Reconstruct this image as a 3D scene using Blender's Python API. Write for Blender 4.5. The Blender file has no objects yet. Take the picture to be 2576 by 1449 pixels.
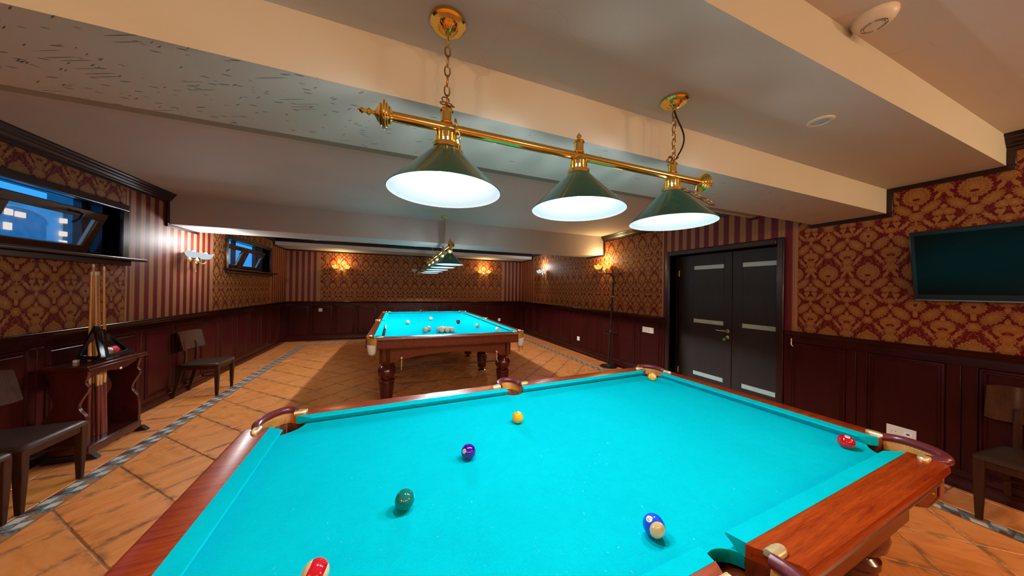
import bpy, math, random
from math import pi, sin, cos, radians as R
from mathutils import Vector, Matrix
random.seed(7)
SC = bpy.context.scene
COL = SC.collection
# ---------------------------------------------------------------- camera, light, exposure
F_PX, YAW, PITCH, ROLL, CAM_H = 740.1, R(21.640), R(0.253), R(0.902), 1.3835
W_PX, H_PX = 2576.0, 1449.0
fw = Vector((sin(YAW)*cos(PITCH), cos(YAW)*cos(PITCH), sin(PITCH)))
rt0 = Vector((cos(YAW), -sin(YAW), 0)); up0 = rt0.cross(fw)
rt = rt0*cos(ROLL) + up0*sin(ROLL); up = up0*cos(ROLL) - rt0*sin(ROLL)
camd = bpy.data.cameras.new('camera'); cam = bpy.data.objects.new('camera', camd); COL.objects.link(cam)
camd.sensor_fit = 'HORIZONTAL'; camd.sensor_width = 36.0; camd.lens = F_PX/W_PX*36.0; camd.clip_start = 0.01
cam.matrix_world = Matrix(((rt.x, up.x, -fw.x, 0), (rt.y, up.y, -fw.y, 0), (rt.z, up.z, -fw.z, CAM_H), (0, 0, 0, 1)))
SC.camera = cam
EYE = Vector((0, 0, CAM_H))
def ray(px, py):
    return (fw*F_PX + rt*(px - W_PX/2) - up*(py - H_PX/2)).normalized()
wd = bpy.data.worlds.new('world'); SC.world = wd; wd.use_nodes = True
wd.node_tree.nodes['Background'].inputs['Color'].default_value = (0.04, 0.36, 1.0, 1)
wd.node_tree.nodes['Background'].inputs['Strength'].default_value = 0.65
SC.view_settings.view_transform = 'Standard'; SC.view_settings.look = 'None'
SC.view_settings.exposure = 0.8; SC.view_settings.gamma = 1.0; SC.view_settings.use_curve_mapping = False
SC.cycles.use_denoising = True; SC.cycles.sample_clamp_indirect = 3.0; SC.cycles.max_bounces = 8
SC.cycles.diffuse_bounces = 5; SC.cycles.glossy_bounces = 4; SC.cycles.caustics_reflective = False; SC.cycles.caustics_refractive = False
def lamp(name, loc, power, color, radius=0.05):
    l = bpy.data.lights.new(name, 'POINT'); l.energy = power; l.color = color; l.shadow_soft_size = radius
    o = bpy.data.objects.new(name, l); COL.objects.link(o); o.location = loc; return o
COOL = (0.86, 0.94, 1.0); WARM = (1.0, 0.62, 0.26); CREAM = (1.0, 0.70, 0.40)
# unseen point lights added behind the camera for warm light on the beam faces
for _x, _y in ((-2.2, -1.4), (0.6, -3.6), (3.45, -1.4), (2.2, -3.6), (-1.2, -3.6)):
    lamp('rear_fill_light', (_x, _y, 2.14), 46, CREAM, 0.12)
BULB_NEAR, BULB_FAR = 17.0, 13.0
def shade_spot(name, loc, power, k, ex=1.0):
    l = bpy.data.lights.new(name, 'SPOT'); l.energy = power; l.color = COOL; l.shadow_soft_size = 0.022
    l.spot_size = R(151); l.spot_blend = 0.06; l.use_nodes = True; t = l.node_tree       # reflector bulb with a wide (batwing) distribution
    g = t.nodes.new('ShaderNodeNewGeometry'); sx = t.nodes.new('ShaderNodeSeparateXYZ'); t.links.new(g.outputs['Normal'], sx.inputs[0])
    m = t.nodes.new('ShaderNodeMath'); m.operation = 'MULTIPLY'; t.links.new(sx.outputs[2], m.inputs[0]); t.links.new(sx.outputs[2], m.inputs[1])   # cos^2
    q = t.nodes.new('ShaderNodeMath'); q.operation = 'SUBTRACT'; q.inputs[0].default_value = 1.0; t.links.new(m.outputs[0], q.inputs[1])
    q2 = t.nodes.new('ShaderNodeMath'); q2.operation = 'POWER'; t.links.new(q.outputs[0], q2.inputs[0]); q2.inputs[1].default_value = ex
    a = t.nodes.new('ShaderNodeMath'); a.operation = 'MULTIPLY_ADD'; t.links.new(q2.outputs[0], a.inputs[0]); a.inputs[1].default_value = k; a.inputs[2].default_value = 1.0
    t.links.new(a.outputs[0], t.nodes['Emission'].inputs['Strength'])
    o = bpy.data.objects.new(name, l); COL.objects.link(o); o.location = loc; return o
# ---------------------------------------------------------------- mesh helpers
class MB:
    def __init__(s): s.v = []; s.f = []; s.m = []; s.M = Matrix.Identity(4)
    def add(s, vs, fs, mi=0):
        b = len(s.v); s.v += [tuple(s.M @ Vector(p)) for p in vs]
        s.f += [tuple(b + i for i in f) for f in fs]; s.m += [mi]*len(fs); return s
    def box(s, x0, x1, y0, y1, z0, z1, mi=0):
        return s.add([(x0,y0,z0),(x1,y0,z0),(x1,y1,z0),(x0,y1,z0),(x0,y0,z1),(x1,y0,z1),(x1,y1,z1),(x0,y1,z1)],
              [(3,2,1,0),(4,5,6,7),(0,1,5,4),(1,2,6,5),(2,3,7,6),(3,0,4,7)], mi)
    def lathe(s, prof, n=24, c=(0,0,0), ax=(0,0,1), mi=0, cap=True):
        ax = Vector(ax).normalized(); q = Vector((0,0,1)).rotation_difference(ax); c = Vector(c)
        vs = []; fs = []
        for r, z in prof:
            for k in range(n):
                a = 2*pi*k/n; vs.append(tuple(c + q @ Vector((r*cos(a), r*sin(a), z))))
        for i in range(len(prof)-1):
            for k in range(n):
                k2 = (k+1) % n; fs.append((i*n+k, i*n+k2, (i+1)*n+k2, (i+1)*n+k))
        if cap:
            if prof[0][0] > 1e-4: fs.append(tuple(range(n-1, -1, -1)))
            if prof[-1][0] > 1e-4: fs.append(tuple((len(prof)-1)*n + k for k in range(n)))
        return s.add(vs, fs, mi)
    def tube(s, pts, r, n=8, closed=False, mi=0, cap=True):
        P = [Vector(p) for p in pts]; N = len(P); rr = r if isinstance(r, (list, tuple)) else [r]*N
        vs = []; fs = []; u = None
        for i in range(N):
            a = P[(i-1) % N] if (closed or i > 0) else P[i]; b = P[(i+1) % N] if (closed or i < N-1) else P[i]
            t = (b - a).normalized()
            if u is None:
                u = Vector((0,0,1)) if abs(t.z) < 0.9 else Vector((1,0,0))
            u = (u - t*u.dot(t)).normalized(); w = t.cross(u)
            for k in range(n):
                an = 2*pi*k/n; vs.append(tuple(P[i] + (u*cos(an) + w*sin(an))*rr[i]))
        for i in range(N if closed else N-1):
            j = (i+1) % N
            for k in range(n):
                k2 = (k+1) % n; fs.append((i*n+k, i*n+k2, j*n+k2, j*n+k))
        if not closed and cap:
            fs.append(tuple(range(n-1, -1, -1))); fs.append(tuple((N-1)*n + k for k in range(n)))
        return s.add(vs, fs, mi)
    def loft(s, secs, mi=0, cap=True):                     # list of equal-length point rings
        n = len(secs[0]); vs = [p for q in secs for p in q]; fs = []
        for i in range(len(secs)-1):
            for k in range(n):
                k2 = (k+1) % n; fs.append((i*n+k, i*n+k2, (i+1)*n+k2, (i+1)*n+k))
        if cap: fs.append(tuple(range(n-1, -1, -1))); fs.append(tuple((len(secs)-1)*n + k for k in range(n)))
        return s.add(vs, fs, mi)
    def prism(s, poly, fn, a, b, mi=0):                    # poly 2-D, fn(p, q, t) -> 3-D
        return s.loft([[fn(p, q, a) for p, q in poly], [fn(p, q, b) for p, q in poly]], mi)
    def sphere(s, r, c=(0,0,0), n=24, m=14, mi=0):
        return s.lathe([(max(r*sin(pi*i/m), 1e-5), -r*cos(pi*i/m)) for i in range(m+1)], n, c, (0,0,1), mi, False)
    def build(s, name, mats, parent=None, bevel=0.0, ang=35, seg=2):
        me = bpy.data.meshes.new(name); me.from_pydata(s.v, [], s.f); 
        mats = mats if isinstance(mats, (list, tuple)) else [mats]
        for m in mats: me.materials.append(m)
        me.polygons.foreach_set('material_index', s.m); me.polygons.foreach_set('use_smooth', [True]*len(s.f))
        import bmesh
        bm = bmesh.new(); bm.from_mesh(me); bmesh.ops.recalc_face_normals(bm, faces=bm.faces); bm.to_mesh(me); bm.free()
        me.set_sharp_from_angle(angle=R(ang)); me.update()
        o = bpy.data.objects.new(name, me); COL.objects.link(o)
        if parent: o.parent = parent
        if bevel:
            b = o.modifiers.new('bevel', 'BEVEL'); b.width = bevel; b.segments = seg; b.limit_method = 'ANGLE'; b.angle_limit = R(40)
        return o
def tag(o, label=None, cat=None, group=None, kind=None):
    if label: o['label'] = label
    if cat: o['category'] = cat
    if group: o['group'] = group
    if kind: o['kind'] = kind
    return o
def thing(name, label, cat, loc=(0,0,0), rz=0.0, group=None):
    o = bpy.data.objects.new(name, None); COL.objects.link(o); o.location = loc; o.rotation_euler = (0,0,rz)
    o.empty_display_size = 0.1
    return tag(o, label, cat, group)
def struct(o): o['kind'] = 'structure'; return o
def sempty(name):
    o = bpy.data.objects.new(name, None); COL.objects.link(o); o['kind'] = 'structure'; return o
def dup(o, parent=None, **kw):
    c = o.copy(); COL.objects.link(c); c.parent = parent
    for ch in [x for x in KIDS.get(o.name, [])]: pass
    return c
KIDS = {}
def copy_tree(o, parent=None):
    c = o.copy(); COL.objects.link(c)
    if parent: c.parent = parent
    for ch in list(o.children): copy_tree(ch, c)
    return c
def bez(p0, p1, p2, p3, n=12):
    out = []
    p0, p1, p2, p3 = map(Vector, (p0, p1, p2, p3))
    for i in range(n+1):
        t = i/n; out.append(p0*(1-t)**3 + p1*3*t*(1-t)**2 + p2*3*t*t*(1-t) + p3*t**3)
    return out
# ---------------------------------------------------------------- material helpers
class NT:
    def __init__(s, name):
        s.mat = bpy.data.materials.new(name); s.mat.use_nodes = True; s.t = s.mat.node_tree
        s.b = s.t.nodes['Principled BSDF']; s.out = s.t.nodes['Material Output']
    def n(s, typ, **kw):
        nd = s.t.nodes.new(typ)
        for k, v in kw.items(): setattr(nd, k, v)
        return nd
    def L(s, a, b): s.t.links.new(a, b)
    def set(s, **kw):
        for k, v in kw.items():
            k = k.replace('_', ' ')
            i = s.b.inputs[k]
            if hasattr(v, 'is_linked') or isinstance(v, bpy.types.NodeSocket): s.L(v, i)
            elif isinstance(v, tuple) and len(v) == 3: i.default_value = (*v, 1)
            else: i.default_value = v
        return s
    def noise(s, scale, detail=3, rough=0.55, vec=None, dist=0.0):
        nd = s.n('ShaderNodeTexNoise'); nd.inputs['Scale'].default_value = scale; nd.inputs['Detail'].default_value = detail
        nd.inputs['Roughness'].default_value = rough; nd.inputs['Distortion'].default_value = dist
        if vec is not None: s.L(vec, nd.inputs['Vector'])
        return nd.outputs['Fac']
    def ramp(s, fac, stops):
        nd = s.n('ShaderNodeValToRGB'); e = nd.color_ramp.elements
        while len(e) < len(stops): e.new(0.5)
        for el, (p, c) in zip(e, stops):
            el.position = p; el.color = (*c, 1) if isinstance(c, tuple) else (c, c, c, 1)
        s.L(fac, nd.inputs['Fac']); return nd.outputs['Color']
    def mix(s, fac, a, b, typ='MIX'):
        nd = s.n('ShaderNodeMix', data_type='RGBA', blend_type=typ)
        for v, i in ((fac, nd.inputs[0]), (a, nd.inputs[6]), (b, nd.inputs[7])):
            if isinstance(v, X): v = v.v
            if isinstance(v, bpy.types.NodeSocket): s.L(v, i)
            elif isinstance(v, tuple): i.default_value = (*v, 1)
            else: i.default_value = v
        return nd.outputs[2]
    def obj(s): return s.n('ShaderNodeTexCoord').outputs['Object']
    def pos(s): return s.n('ShaderNodeNewGeometry').outputs['Position']
    def sep(s, v):
        nd = s.n('ShaderNodeSeparateXYZ'); s.L(v, nd.inputs[0]); return [X(s, nd.outputs[i]) for i in range(3)]
    def comb(s, x, y, z):
        nd = s.n('ShaderNodeCombineXYZ')
        for v, i in zip((x, y, z), nd.inputs):
            if isinstance(v, X): v = v.v
            if isinstance(v, bpy.types.NodeSocket): s.L(v, i)
            else: i.default_value = v
        return nd.outputs[0]
    def scale(s, vec, sc):
        nd = s.n('ShaderNodeVectorMath', operation='MULTIPLY'); s.L(vec, nd.inputs[0]); nd.inputs[1].default_value = sc; return nd.outputs[0]
    def bump(s, h, strength=0.2, dist=0.01):
        nd = s.n('ShaderNodeBump'); nd.inputs['Strength'].default_value = strength; nd.inputs['Distance'].default_value = dist
        if isinstance(h, X): h = h.v
        s.L(h, nd.inputs['Height']); s.L(nd.outputs[0], s.b.inputs['Normal'])
class X:                                                   # arithmetic on shader sockets
    def __init__(s, t, v): s.t = t; s.v = v
    def op(s, o, *a):
        nd = s.t.n('ShaderNodeMath', operation=o)
        for i, v in enumerate((s,) + a):
            v = v.v if isinstance(v, X) else v
            if isinstance(v, bpy.types.NodeSocket): s.t.L(v, nd.inputs[i])
            else: nd.inputs[i].default_value = float(v)
        return X(s.t, nd.outputs[0])
    def __add__(s, o): return s.op('ADD', o)
    def __radd__(s, o): return s.op('ADD', o)
    def __sub__(s, o): return s.op('SUBTRACT', o)
    def __rsub__(s, o): return X(s.t, float(o) if not isinstance(o, X) else o.v).op('SUBTRACT', s)
    def __mul__(s, o): return s.op('MULTIPLY', o)
    def __rmul__(s, o): return s.op('MULTIPLY', o)
    def __truediv__(s, o): return s.op('DIVIDE', o)
    def abs(s): return s.op('ABSOLUTE')
    def sin(s): return s.op('SINE')
    def cos(s): return s.op('COSINE')
    def sqrt(s): return s.op('SQRT')
    def floor(s): return s.op('FLOOR')
    def lt(s, o): return s.op('LESS_THAN', o)
    def gt(s, o): return s.op('GREATER_THAN', o)
    def min(s, o): return s.op('MINIMUM', o)
    def max(s, o): return s.op('MAXIMUM', o)
    def fmod(s, o): return s.op('FLOORED_MODULO', o)
    def step(s, a, b):                                     # smooth 0..1 between a and b
        nd = s.t.n('ShaderNodeMapRange', interpolation_type='SMOOTHSTEP')
        s.t.L(s.v, nd.inputs[0]); nd.inputs[1].default_value = a; nd.inputs[2].default_value = b
        return X(s.t, nd.outputs[0])
def simple(name, col, rough=0.5, metal=0.0, coat=0.0, spec=0.5, var=0.08, scale=40):
    t = NT(name); t.set(Roughness=rough, Metallic=metal, Coat_Weight=coat, Specular_IOR_Level=spec)
    f = t.noise(scale, 3, vec=t.obj())
    lo = tuple(c*(1-var) for c in col); hi = tuple(min(1, c*(1+var)) for c in col)
    t.set(Base_Color=t.ramp(f, [(0.3, lo), (0.7, hi)])); return t.mat
def wood(name, dark, light, rough=0.25, coat=0.3, scale=3.0, stretch=(1, 14, 14), spec=0.5):
    t = NT(name); t.set(Roughness=rough, Coat_Weight=coat, Coat_Roughness=0.12, Specular_IOR_Level=spec)
    v = t.scale(t.obj(), stretch)
    a = t.noise(scale, 4, 0.6, v, 0.6); b = t.noise(scale*7, 3, 0.6, v)
    c = t.mix(0.35, t.ramp(a, [(0.32, dark), (0.68, light)]), t.ramp(b, [(0.35, dark), (0.65, light)]))
    t.set(Base_Color=c); return t.mat
# ---------------------------------------------------------------- wallpaper
RED = (0.115, 0.006, 0.010); GOLD = (0.40, 0.200, 0.058); GOLD2 = (0.29, 0.130, 0.034)
def damask(name, axis, a0, z0, P=0.586):
    """half-drop damask: mirrored columns every 0.2525 m, fans at a0 + k*0.2525, z0 + k*P"""
    t = NT(name); x, y, z = t.sep(t.pos()); a = x if axis == 'x' else y
    Wc = 0.2525
    am = ((a - (a0 - Wc/2)).fmod(Wc) - Wc/2).abs()         # 0 at a fan column, Wc/2 at a lyre column
    b = (z - (z0 - P/2)).fmod(P) - P/2                     # -P/2 .. P/2, 0 at the fan
    k = P/0.61
    best = None; vein = None
    def leaf(cx, cz, ang, rx, rz, nlob, amp, vn=None, wrap=True):
        nonlocal best, vein
        dx = am - cx; dz = b - cz*k
        if wrap and abs(cz) + rz*1.3 > 0.30: dz = (dz + P/2).fmod(P) - P/2
        if ang:
            ca, sa = cos(R(ang)), sin(R(ang)); ux = dx*ca + dz*sa; uz = dz*ca - dx*sa
        else: ux, uz = dx, dz
        ux = ux/rx; uz = uz/rz
        r = (ux*ux + uz*uz).sqrt(); th = uz.op('ARCTAN2', ux)
        lob = (th*(nlob*0.5)).sin().abs()
        d = r - (lob*amp + (1-amp))
        best = d if best is None else best.min(d)
        if vn:
            w = ((th*vn).cos().abs().lt(0.34)) * r.gt(0.30) * d.lt(-0.02)
            vein = w if vein is None else vein.max(w)
        return r, d
    def hole(cx, cz, rx, rz):
        nonlocal best
        dx = (am - cx)/rx; dz = b - cz*k
        if abs(cz) > 0.22: dz = (dz + P/2).fmod(P) - P/2
        dz = dz/rz; h = 1.0*(1 - (dx*dx + dz*dz).sqrt()) if False else (dx*dx + dz*dz).sqrt().op('SUBTRACT', 1.0).op('MULTIPLY', -1.0)
        best = best.max(h)
    h = Wc/2
    leaf(0, 0.0, 0, .074, .078, 19, .17, 9.5)              # fan palmette
    leaf(0, .068, 0, .020, .024, 2, .2)
    hole(0, -.024, .018, .009)
    leaf(0, -.085, 0, .018, .030, 3, .3)
    leaf(0, -.165, 0, .042, .040, 9, .30, 4.5)             # flower below
    leaf(0, -.282, 0, .056, .056, 15, .18, 7.5)            # heart palmette
    leaf(0, -.236, 0, .012, .034, 2, .2)
    hole(0, -.280, .010, .012)
    leaf(0, -.352, 0, .016, .030, 3, .3)
    leaf(0, -.430, 0, .036, .036, 9, .30, 4.5)
    leaf(.068, -.098, 46, .066, .034, 15, .30, 7.5)        # acanthus leaves
    leaf(.072, -.355, 50, .068, .038, 15, .30, 7.5)
    leaf(.058, -.228, -50, .054, .016, 9, .45)             # sprigs
    leaf(.090, -.200, 0, .016, .017, 5, .3)
    leaf(.064, -.495, -58, .062, .015, 9, .45)
    leaf(.088, -.455, 0, .016, .018, 5, .3)
    leaf(h, .040, 0, .036, .040, 9, .26, 4.5)              # vase column
    leaf(h-.022, -.012, 62, .048, .013, 5, .3)
    leaf(h, -.110, 0, .014, .022, 3, .2)
    leaf(h-.022, -.152, 30, .034, .028, 11, .26, 5.5)
    leaf(h-.024, -.212, 70, .040, .009, 3, .2)
    leaf(h, -.252, 0, .036, .026, 9, .26, 4.5)
    leaf(h, -.295, 0, .015, .026, 5, .3)
    leaf(h-.020, -.425, 30, .042, .032, 11, .26, 5.5)
    leaf(h, -.385, 0, .012, .030, 3, .2)
    leaf(h-.034, -.470, -40, .028, .010, 3, .3)
    leaf(h, -.505, 0, .038, .036, 9, .26, 4.5)
    leaf(h-.022, -.560, 58, .042, .014, 5, .3)
    fac = best.step(0.02, -0.06); inner = best.gt(-.30)*best.lt(-.20)
    mv = t.comb(am, b, 0.37)
    vor = t.n('ShaderNodeTexVoronoi', feature='DISTANCE_TO_EDGE'); vor.inputs['Scale'].default_value = 62; t.L(mv, vor.inputs['Vector'])
    vein = vein.max(X(t, vor.outputs['Distance']).lt(.055)*0.75)
    ten = (X(t, t.noise(26, 1.5, 0.5, mv, 0.8)) - 0.5).abs()
    fac = fac.max(ten.step(.022, .010)*best.gt(.10)*0.62)
    fl = X(t, t.noise(55, 2, vec=t.pos()))
    gold = t.mix(vein.max(inner)*0.62, t.mix(fl, GOLD, GOLD2), (0.15, 0.035, 0.015))
    t.set(Base_Color=t.mix(fac, RED, gold), Roughness=0.55, Specular_IOR_Level=0.15)
    return t.mat
def stripes(name, axis, a0, P=0.1260):
    t = NT(name); x, y, z = t.sep(t.pos()); a = x if axis == 'x' else y
    u = ((a - a0 + P/2).fmod(P) - P/2).abs()/(P/2)         # 0 centre of red band, 1 centre of gold band
    c = t.mix(u.gt(.42), (0.125, .006, .014), (0.24, .045, .040))
    c = t.mix(u.gt(.50), c, (0.115, .008, .012))
    c = t.mix(u.gt(.56), c, (0.36, .185, .070))
    c = t.mix(u.gt(.76)*u.lt(.80), c, (0.19, .075, .025))
    c = t.mix(u.gt(.965), c, (0.17, .06, .02))
    t.set(Base_Color=c, Roughness=0.5, Specular_IOR_Level=0.35); return t.mat
# ---------------------------------------------------------------- materials
M = {}
M['damask_x'] = damask('damask_paper_far', 'x', -0.747, 1.400)
M['damask_y'] = damask('damask_paper_side', 'y', 1.491, 1.578)
M['stripe_x'] = stripes('striped_paper_far', 'x', -2.03)
M['stripe_y'] = stripes('striped_paper_side', 'y', 2.4244)
M['mahogany'] = wood('dark_mahogany', (.021, .0018, .0015), (.040, .0040, .0028), 0.32, 0.04, 2.0, (10, 10, 1.2), 0.14)
M['mahogany_h'] = wood('dark_mahogany_rail', (.018, .0016, .0014), (.034, .0034, .0026), 0.25, 0.10, 2.0, (1.5, 1.5, 12), 0.25)
M['trimwood'] = wood('black_cherry_trim', (.012, .0022, .0024), (.020, .0034, .0030), 0.30, 0.15, 2.0, (2, 2, 8), 0.4)
M['rack_wood'] = wood('rack_mahogany', (.030, .0035, .0025), (.060, .009, .005), 0.22, 0.5, 2.0, (10, 10, 1.5))
M['chair_wood'] = wood('walnut_chair_wood', (.024, .0075, .0032), (.054, .0180, .0075), 0.5, 0.02, 3.0, (8, 8, 1.5), 0.06)
M['seat_leather'] = simple('dark_brown_seat_vinyl', (.032, .016, .011), 0.36, 0, 0.05, 0.4)
M['table_wood'] = wood('polished_red_mahogany', (.170, .014, .002), (.37, .056, .006), 0.27, 0.05, 2.6, (1.2, 16, 16))
M['table_wood_dark'] = wood('polished_brown_mahogany', (.080, .010, .0025), (.160, .028, .006), 0.30, 0.15, 2.5, (1.2, 14, 14))
M['leg_wood'] = wood('turned_mahogany', (.050, .0055, .0022), (.100, .012, .004), 0.18, 0.5, 2.5, (10, 10, 2))
def cloth_mat():
    t = NT('turquoise_cloth'); v = t.obj()
    f = t.noise(260, 2, 0.6, v); g = t.noise(2.2, 3, 0.5, v)
    n = t.n('ShaderNodeTexVoronoi', feature='DISTANCE_TO_EDGE')
    sp = t.noise(85, 2, 0.75, t.scale(v, (1.0, 0.55, 1)))
    c = t.ramp(g, [(0.3, (.0, .41, .48)), (0.7, (.0, .45, .525))])
    c = t.mix(X(t, t.noise(26, 4, 0.7, v)).step(.38, .68)*0.30, c, (.0, .36, .42))
    c = t.mix(X(t, f).step(.35, .75)*0.28, c, (.01, .54, .59))
    c = t.mix(X(t, sp).step(.70, .80)*0.55, c, (.25, .72, .75))
    t.set(Base_Color=c, Roughness=1.0, Specular_IOR_Level=0.0); return t.mat
M['cloth'] = cloth_mat()
def tile_mat():
    t = NT('terracotta_tile'); oi = t.n('ShaderNodeObjectInfo').outputs['Random']
    o = t.obj(); x, y, z = t.sep(o); p = t.pos()
    rnd = X(t, oi)
    off = t.n('ShaderNodeVectorMath', operation='ADD'); t.L(o, off.inputs[0]); t.L(t.comb(rnd*9.0, rnd*5.0, 0.0), off.inputs[1]); v = off.outputs[0]
    st = t.noise(5.0, 4, 0.6, t.scale(v, (1, 3.5, 1)), 0.5)
    c = t.ramp(st, [(0.28, (.52, .150, .026)), (0.5, (.72, .235, .052)), (0.75, (.82, .320, .115))])
    c = t.mix((rnd*7.0).fmod(1.0)*0.35, c, (.68, .27, .125))
    c = t.mix((rnd*13.0).fmod(1.0)*0.30, c, (.56, .22, .03))
    e = x.abs().max(y.abs()); sm = X(t, t.noise(11, 4, 0.65, v))
    edge = e.step(.118, .164)*sm.step(.44, .62)
    c = t.mix(edge*0.75, c, (.12, .050, .016))
    c = t.mix(X(t, t.noise(16, 3, 0.7, v)).step(.66, .76)*0.45, c, (.16, .065, .022))
    t.set(Base_Color=c, Roughness=0.42, Specular_IOR_Level=0.4); t.bump(st, 0.2, 0.003); return t.mat
M['tile'] = tile_mat()
M['grout'] = simple('sand_grout', (.30, .165, .085), 0.85, var=0.25, scale=30)
def listello_mat():
    t = NT('mosaic_border_glaze'); x, y, z = t.sep(t.obj())  # x along, y across
    P = 0.1665; n = X(t, t.noise(38, 3, 0.6, t.obj(), 1.2))
    s = (x + y*0.30).fmod(P)/P; w = y/0.065                  # -1..1
    c = t.mix(n.step(.45, .55), (.075, .085, .09), (.24, .26, .26))
    c = t.mix(n.step(.60, .66), c, (.10, .19, .28))
    wh = s.gt(.08)*s.lt(.40)*w.gt(-.80)*w.lt(-.10) + s.gt(.50)*s.lt(.86)*w.gt(.12)*w.lt(.85)
    c = t.mix(wh, c, (.62, .57, .47))
    orr = s.gt(.48)*s.lt(.80)*w.gt(-.85)*w.lt(-.15)
    c = t.mix(orr, c, (.40, .16, .045))
    br = s.gt(.05)*s.lt(.30)*w.gt(.35)*w.lt(.9)
    c = t.mix(br, c, (.13, .040, .030))
    c = t.mix(w.abs().gt(.90), c, (.20, .085, .035))
    t.set(Base_Color=c, Roughness=0.3); return t.mat
M['listello'] = listello_mat()
def plaster(name, col, scr=0.0):
    t = NT(name); p = t.pos()
    c = t.mix(X(t, t.noise(1.3, 3, vec=p)).step(.35, .7)*0.35, col, tuple(k*0.88 for k in col))
    crk = t.n('ShaderNodeTexVoronoi', feature='DISTANCE_TO_EDGE'); crk.inputs['Scale'].default_value = 1.1
    dst = t.n('ShaderNodeVectorMath', operation='ADD'); t.L(p, dst.inputs[0]); nn = t.n('ShaderNodeTexNoise'); nn.inputs['Scale'].default_value = 5
    t.L(p, nn.inputs['Vector']); t.L(t.scale(nn.outputs['Color'], (.25, .25, .25)), dst.inputs[1]); t.L(dst.outputs[0], crk.inputs['Vector'])
    brk = X(t, t.noise(1.7, 2, vec=p)).step(.50, .62)
    c = t.mix(X(t, crk.outputs['Distance']).lt(.0016)*brk*0.16, c, (.22, .15, .09))
    if scr:
        left = t.sep(p)[0].step(.3, -.9)                      # cue-chalk scrapes, densest over the left of the beam
        for rot, sx_, sy_, thr, keep, col2 in ((0.30, 9, 70, .17, .30, (.05, .055, .055)), (0.05, 14, 90, .20, .26, (.02, .05, .06)), (0.75, 16, 110, .20, .22, (.06, .055, .05)), (0.42, 3.6, 120, .20, .22, (.09, .08, .07)), (-0.25, 22, 95, .16, .18, (.04, .04, .04))):
            mp = t.n('ShaderNodeMapping'); mp.inputs['Rotation'].default_value = (0, 0, rot); t.L(p, mp.inputs['Vector'])
            fl_ = t.scale(mp.outputs[0], (sx_, sy_, 0.0)); vo = t.n('ShaderNodeTexVoronoi'); vo.inputs['Scale'].default_value = 1.0; t.L(fl_, vo.inputs['Vector'])
            rn = t.sep(vo.outputs['Color'])[0]
            on = X(t, vo.outputs['Distance']).lt(thr)*rn.gt((left*-keep) + .975)
            c = t.mix(on*0.8, c, col2)
    t.set(Base_Color=c, Roughness=0.75, Specular_IOR_Level=0.2); return t.mat
M['plaster'] = plaster('cream_plaster', (.54, .525, .45))
M['plaster_scr'] = plaster('scratched_plaster', (.54, .525, .45), 1)
M['white_plaster'] = plaster('white_ceiling_plaster', (.58, .55, .51))
M['brass'] = simple('polished_brass', (.80, .57, .15), 0.14, 1.0, var=0.04)
M['brass_satin'] = simple('satin_brass', (.80, .60, .32), 0.42, 0.7, var=0.06)
M['chain_brass'] = simple('aged_brass_chain', (.42, .28, .10), 0.32, 1.0)
M['green_enamel'] = simple('dark_green_enamel', (.006, .078, .062), 0.22, 0.0, 0.4)
M['white_enamel'] = simple('white_enamel_lining', (.78, .82, .84), 0.5, var=0.01)
M['burgundy'] = simple('burgundy_leather', (.130, .020, .026), 0.28, 0, 0.2)
M['tan'] = simple('tan_leather', (.50, .225, .045), 0.42, var=0.2, scale=30)
M['basket'] = simple('rust_leather_basket', (.26, .080, .035), 0.5, var=0.25, scale=60)
M['stitch'] = simple('cream_thread', (.75, .58, .36), 0.7)
M['net'] = simple('white_pocket_net', (.62, .60, .55), 0.8, var=0.35, scale=240)
M['black'] = simple('black_lacquer', (.010, .009, .009), 0.25)
M['black_matte'] = simple('black_steel', (.009, .009, .0085), 0.42, spec=0.22)
M['ivory'] = simple('ivory_ball', (.66, .60, .50), 0.10, 0, 0.3, var=0.02)
M['plastic_white'] = simple('cream_plastic', (.66, .60, .50), 0.4, var=0.02)
M['chrome'] = simple('satin_nickel', (.62, .58, .52), 0.22, 1.0)
M['door_wood'] = wood('wenge_door', (.0135, .0085, .0068), (.022, .0140, .0110), 0.42, 0.0, 3, (8, 8, 1), 0.35)
M['frost'] = simple('frosted_glass_strip', (.40, .56, .53), 0.25, spec=0.5)
M['green_tag'] = simple('green_key_tag', (.02, .36, .14), 0.4)
M['dark_slot'] = simple('dark_slot', (.01, .009, .008), 0.6)
M['cue_ash'] = wood('ash_cue_shaft', (.42, .19, .045), (.62, .33, .10), 0.3, 0.3, 3, (14, 14, 1.5))
M['cue_butt'] = wood('rosewood_cue_butt', (.09, .014, .010), (.17, .030, .018), 0.25, 0.4, 3, (14, 14, 1.5))
M['red_pack'] = simple('red_printed_card', (.55, .010, .014), 0.35)
M['white_pack'] = simple('white_printed_card', (.68, .66, .66), 0.4)
M['sash'] = wood('oak_sash', (.060, .022, .008), (.105, .042, .014), 0.3, 0.2, 3, (3, 3, 10))
def emit(name, col, st):
    t = NT(name); t.set(Base_Color=(0, 0, 0), Emission_Color=col, Emission_Strength=st, Roughness=0.5)
    f = t.noise(9, 2, vec=t.obj()); t.set(Emission_Color=t.ramp(f, [(0.2, tuple(c*.97 for c in col)), (0.8, col)])); return t.mat
M['bulb_near'] = emit('lit_bulb_cool', COOL, BULB_NEAR)
M['bulb_far'] = emit('lit_bulb_cool_far', COOL, BULB_FAR)
M['glass_warm'] = emit('lit_amber_glass', (1.0, .46, .05), 0.9)
M['glass_cool'] = emit('lit_white_glass', (.78, .88, .98), 0.42)
M['bulb_warm'] = emit('lit_bulb_warm', (1.0, .62, .22), 22)
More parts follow.
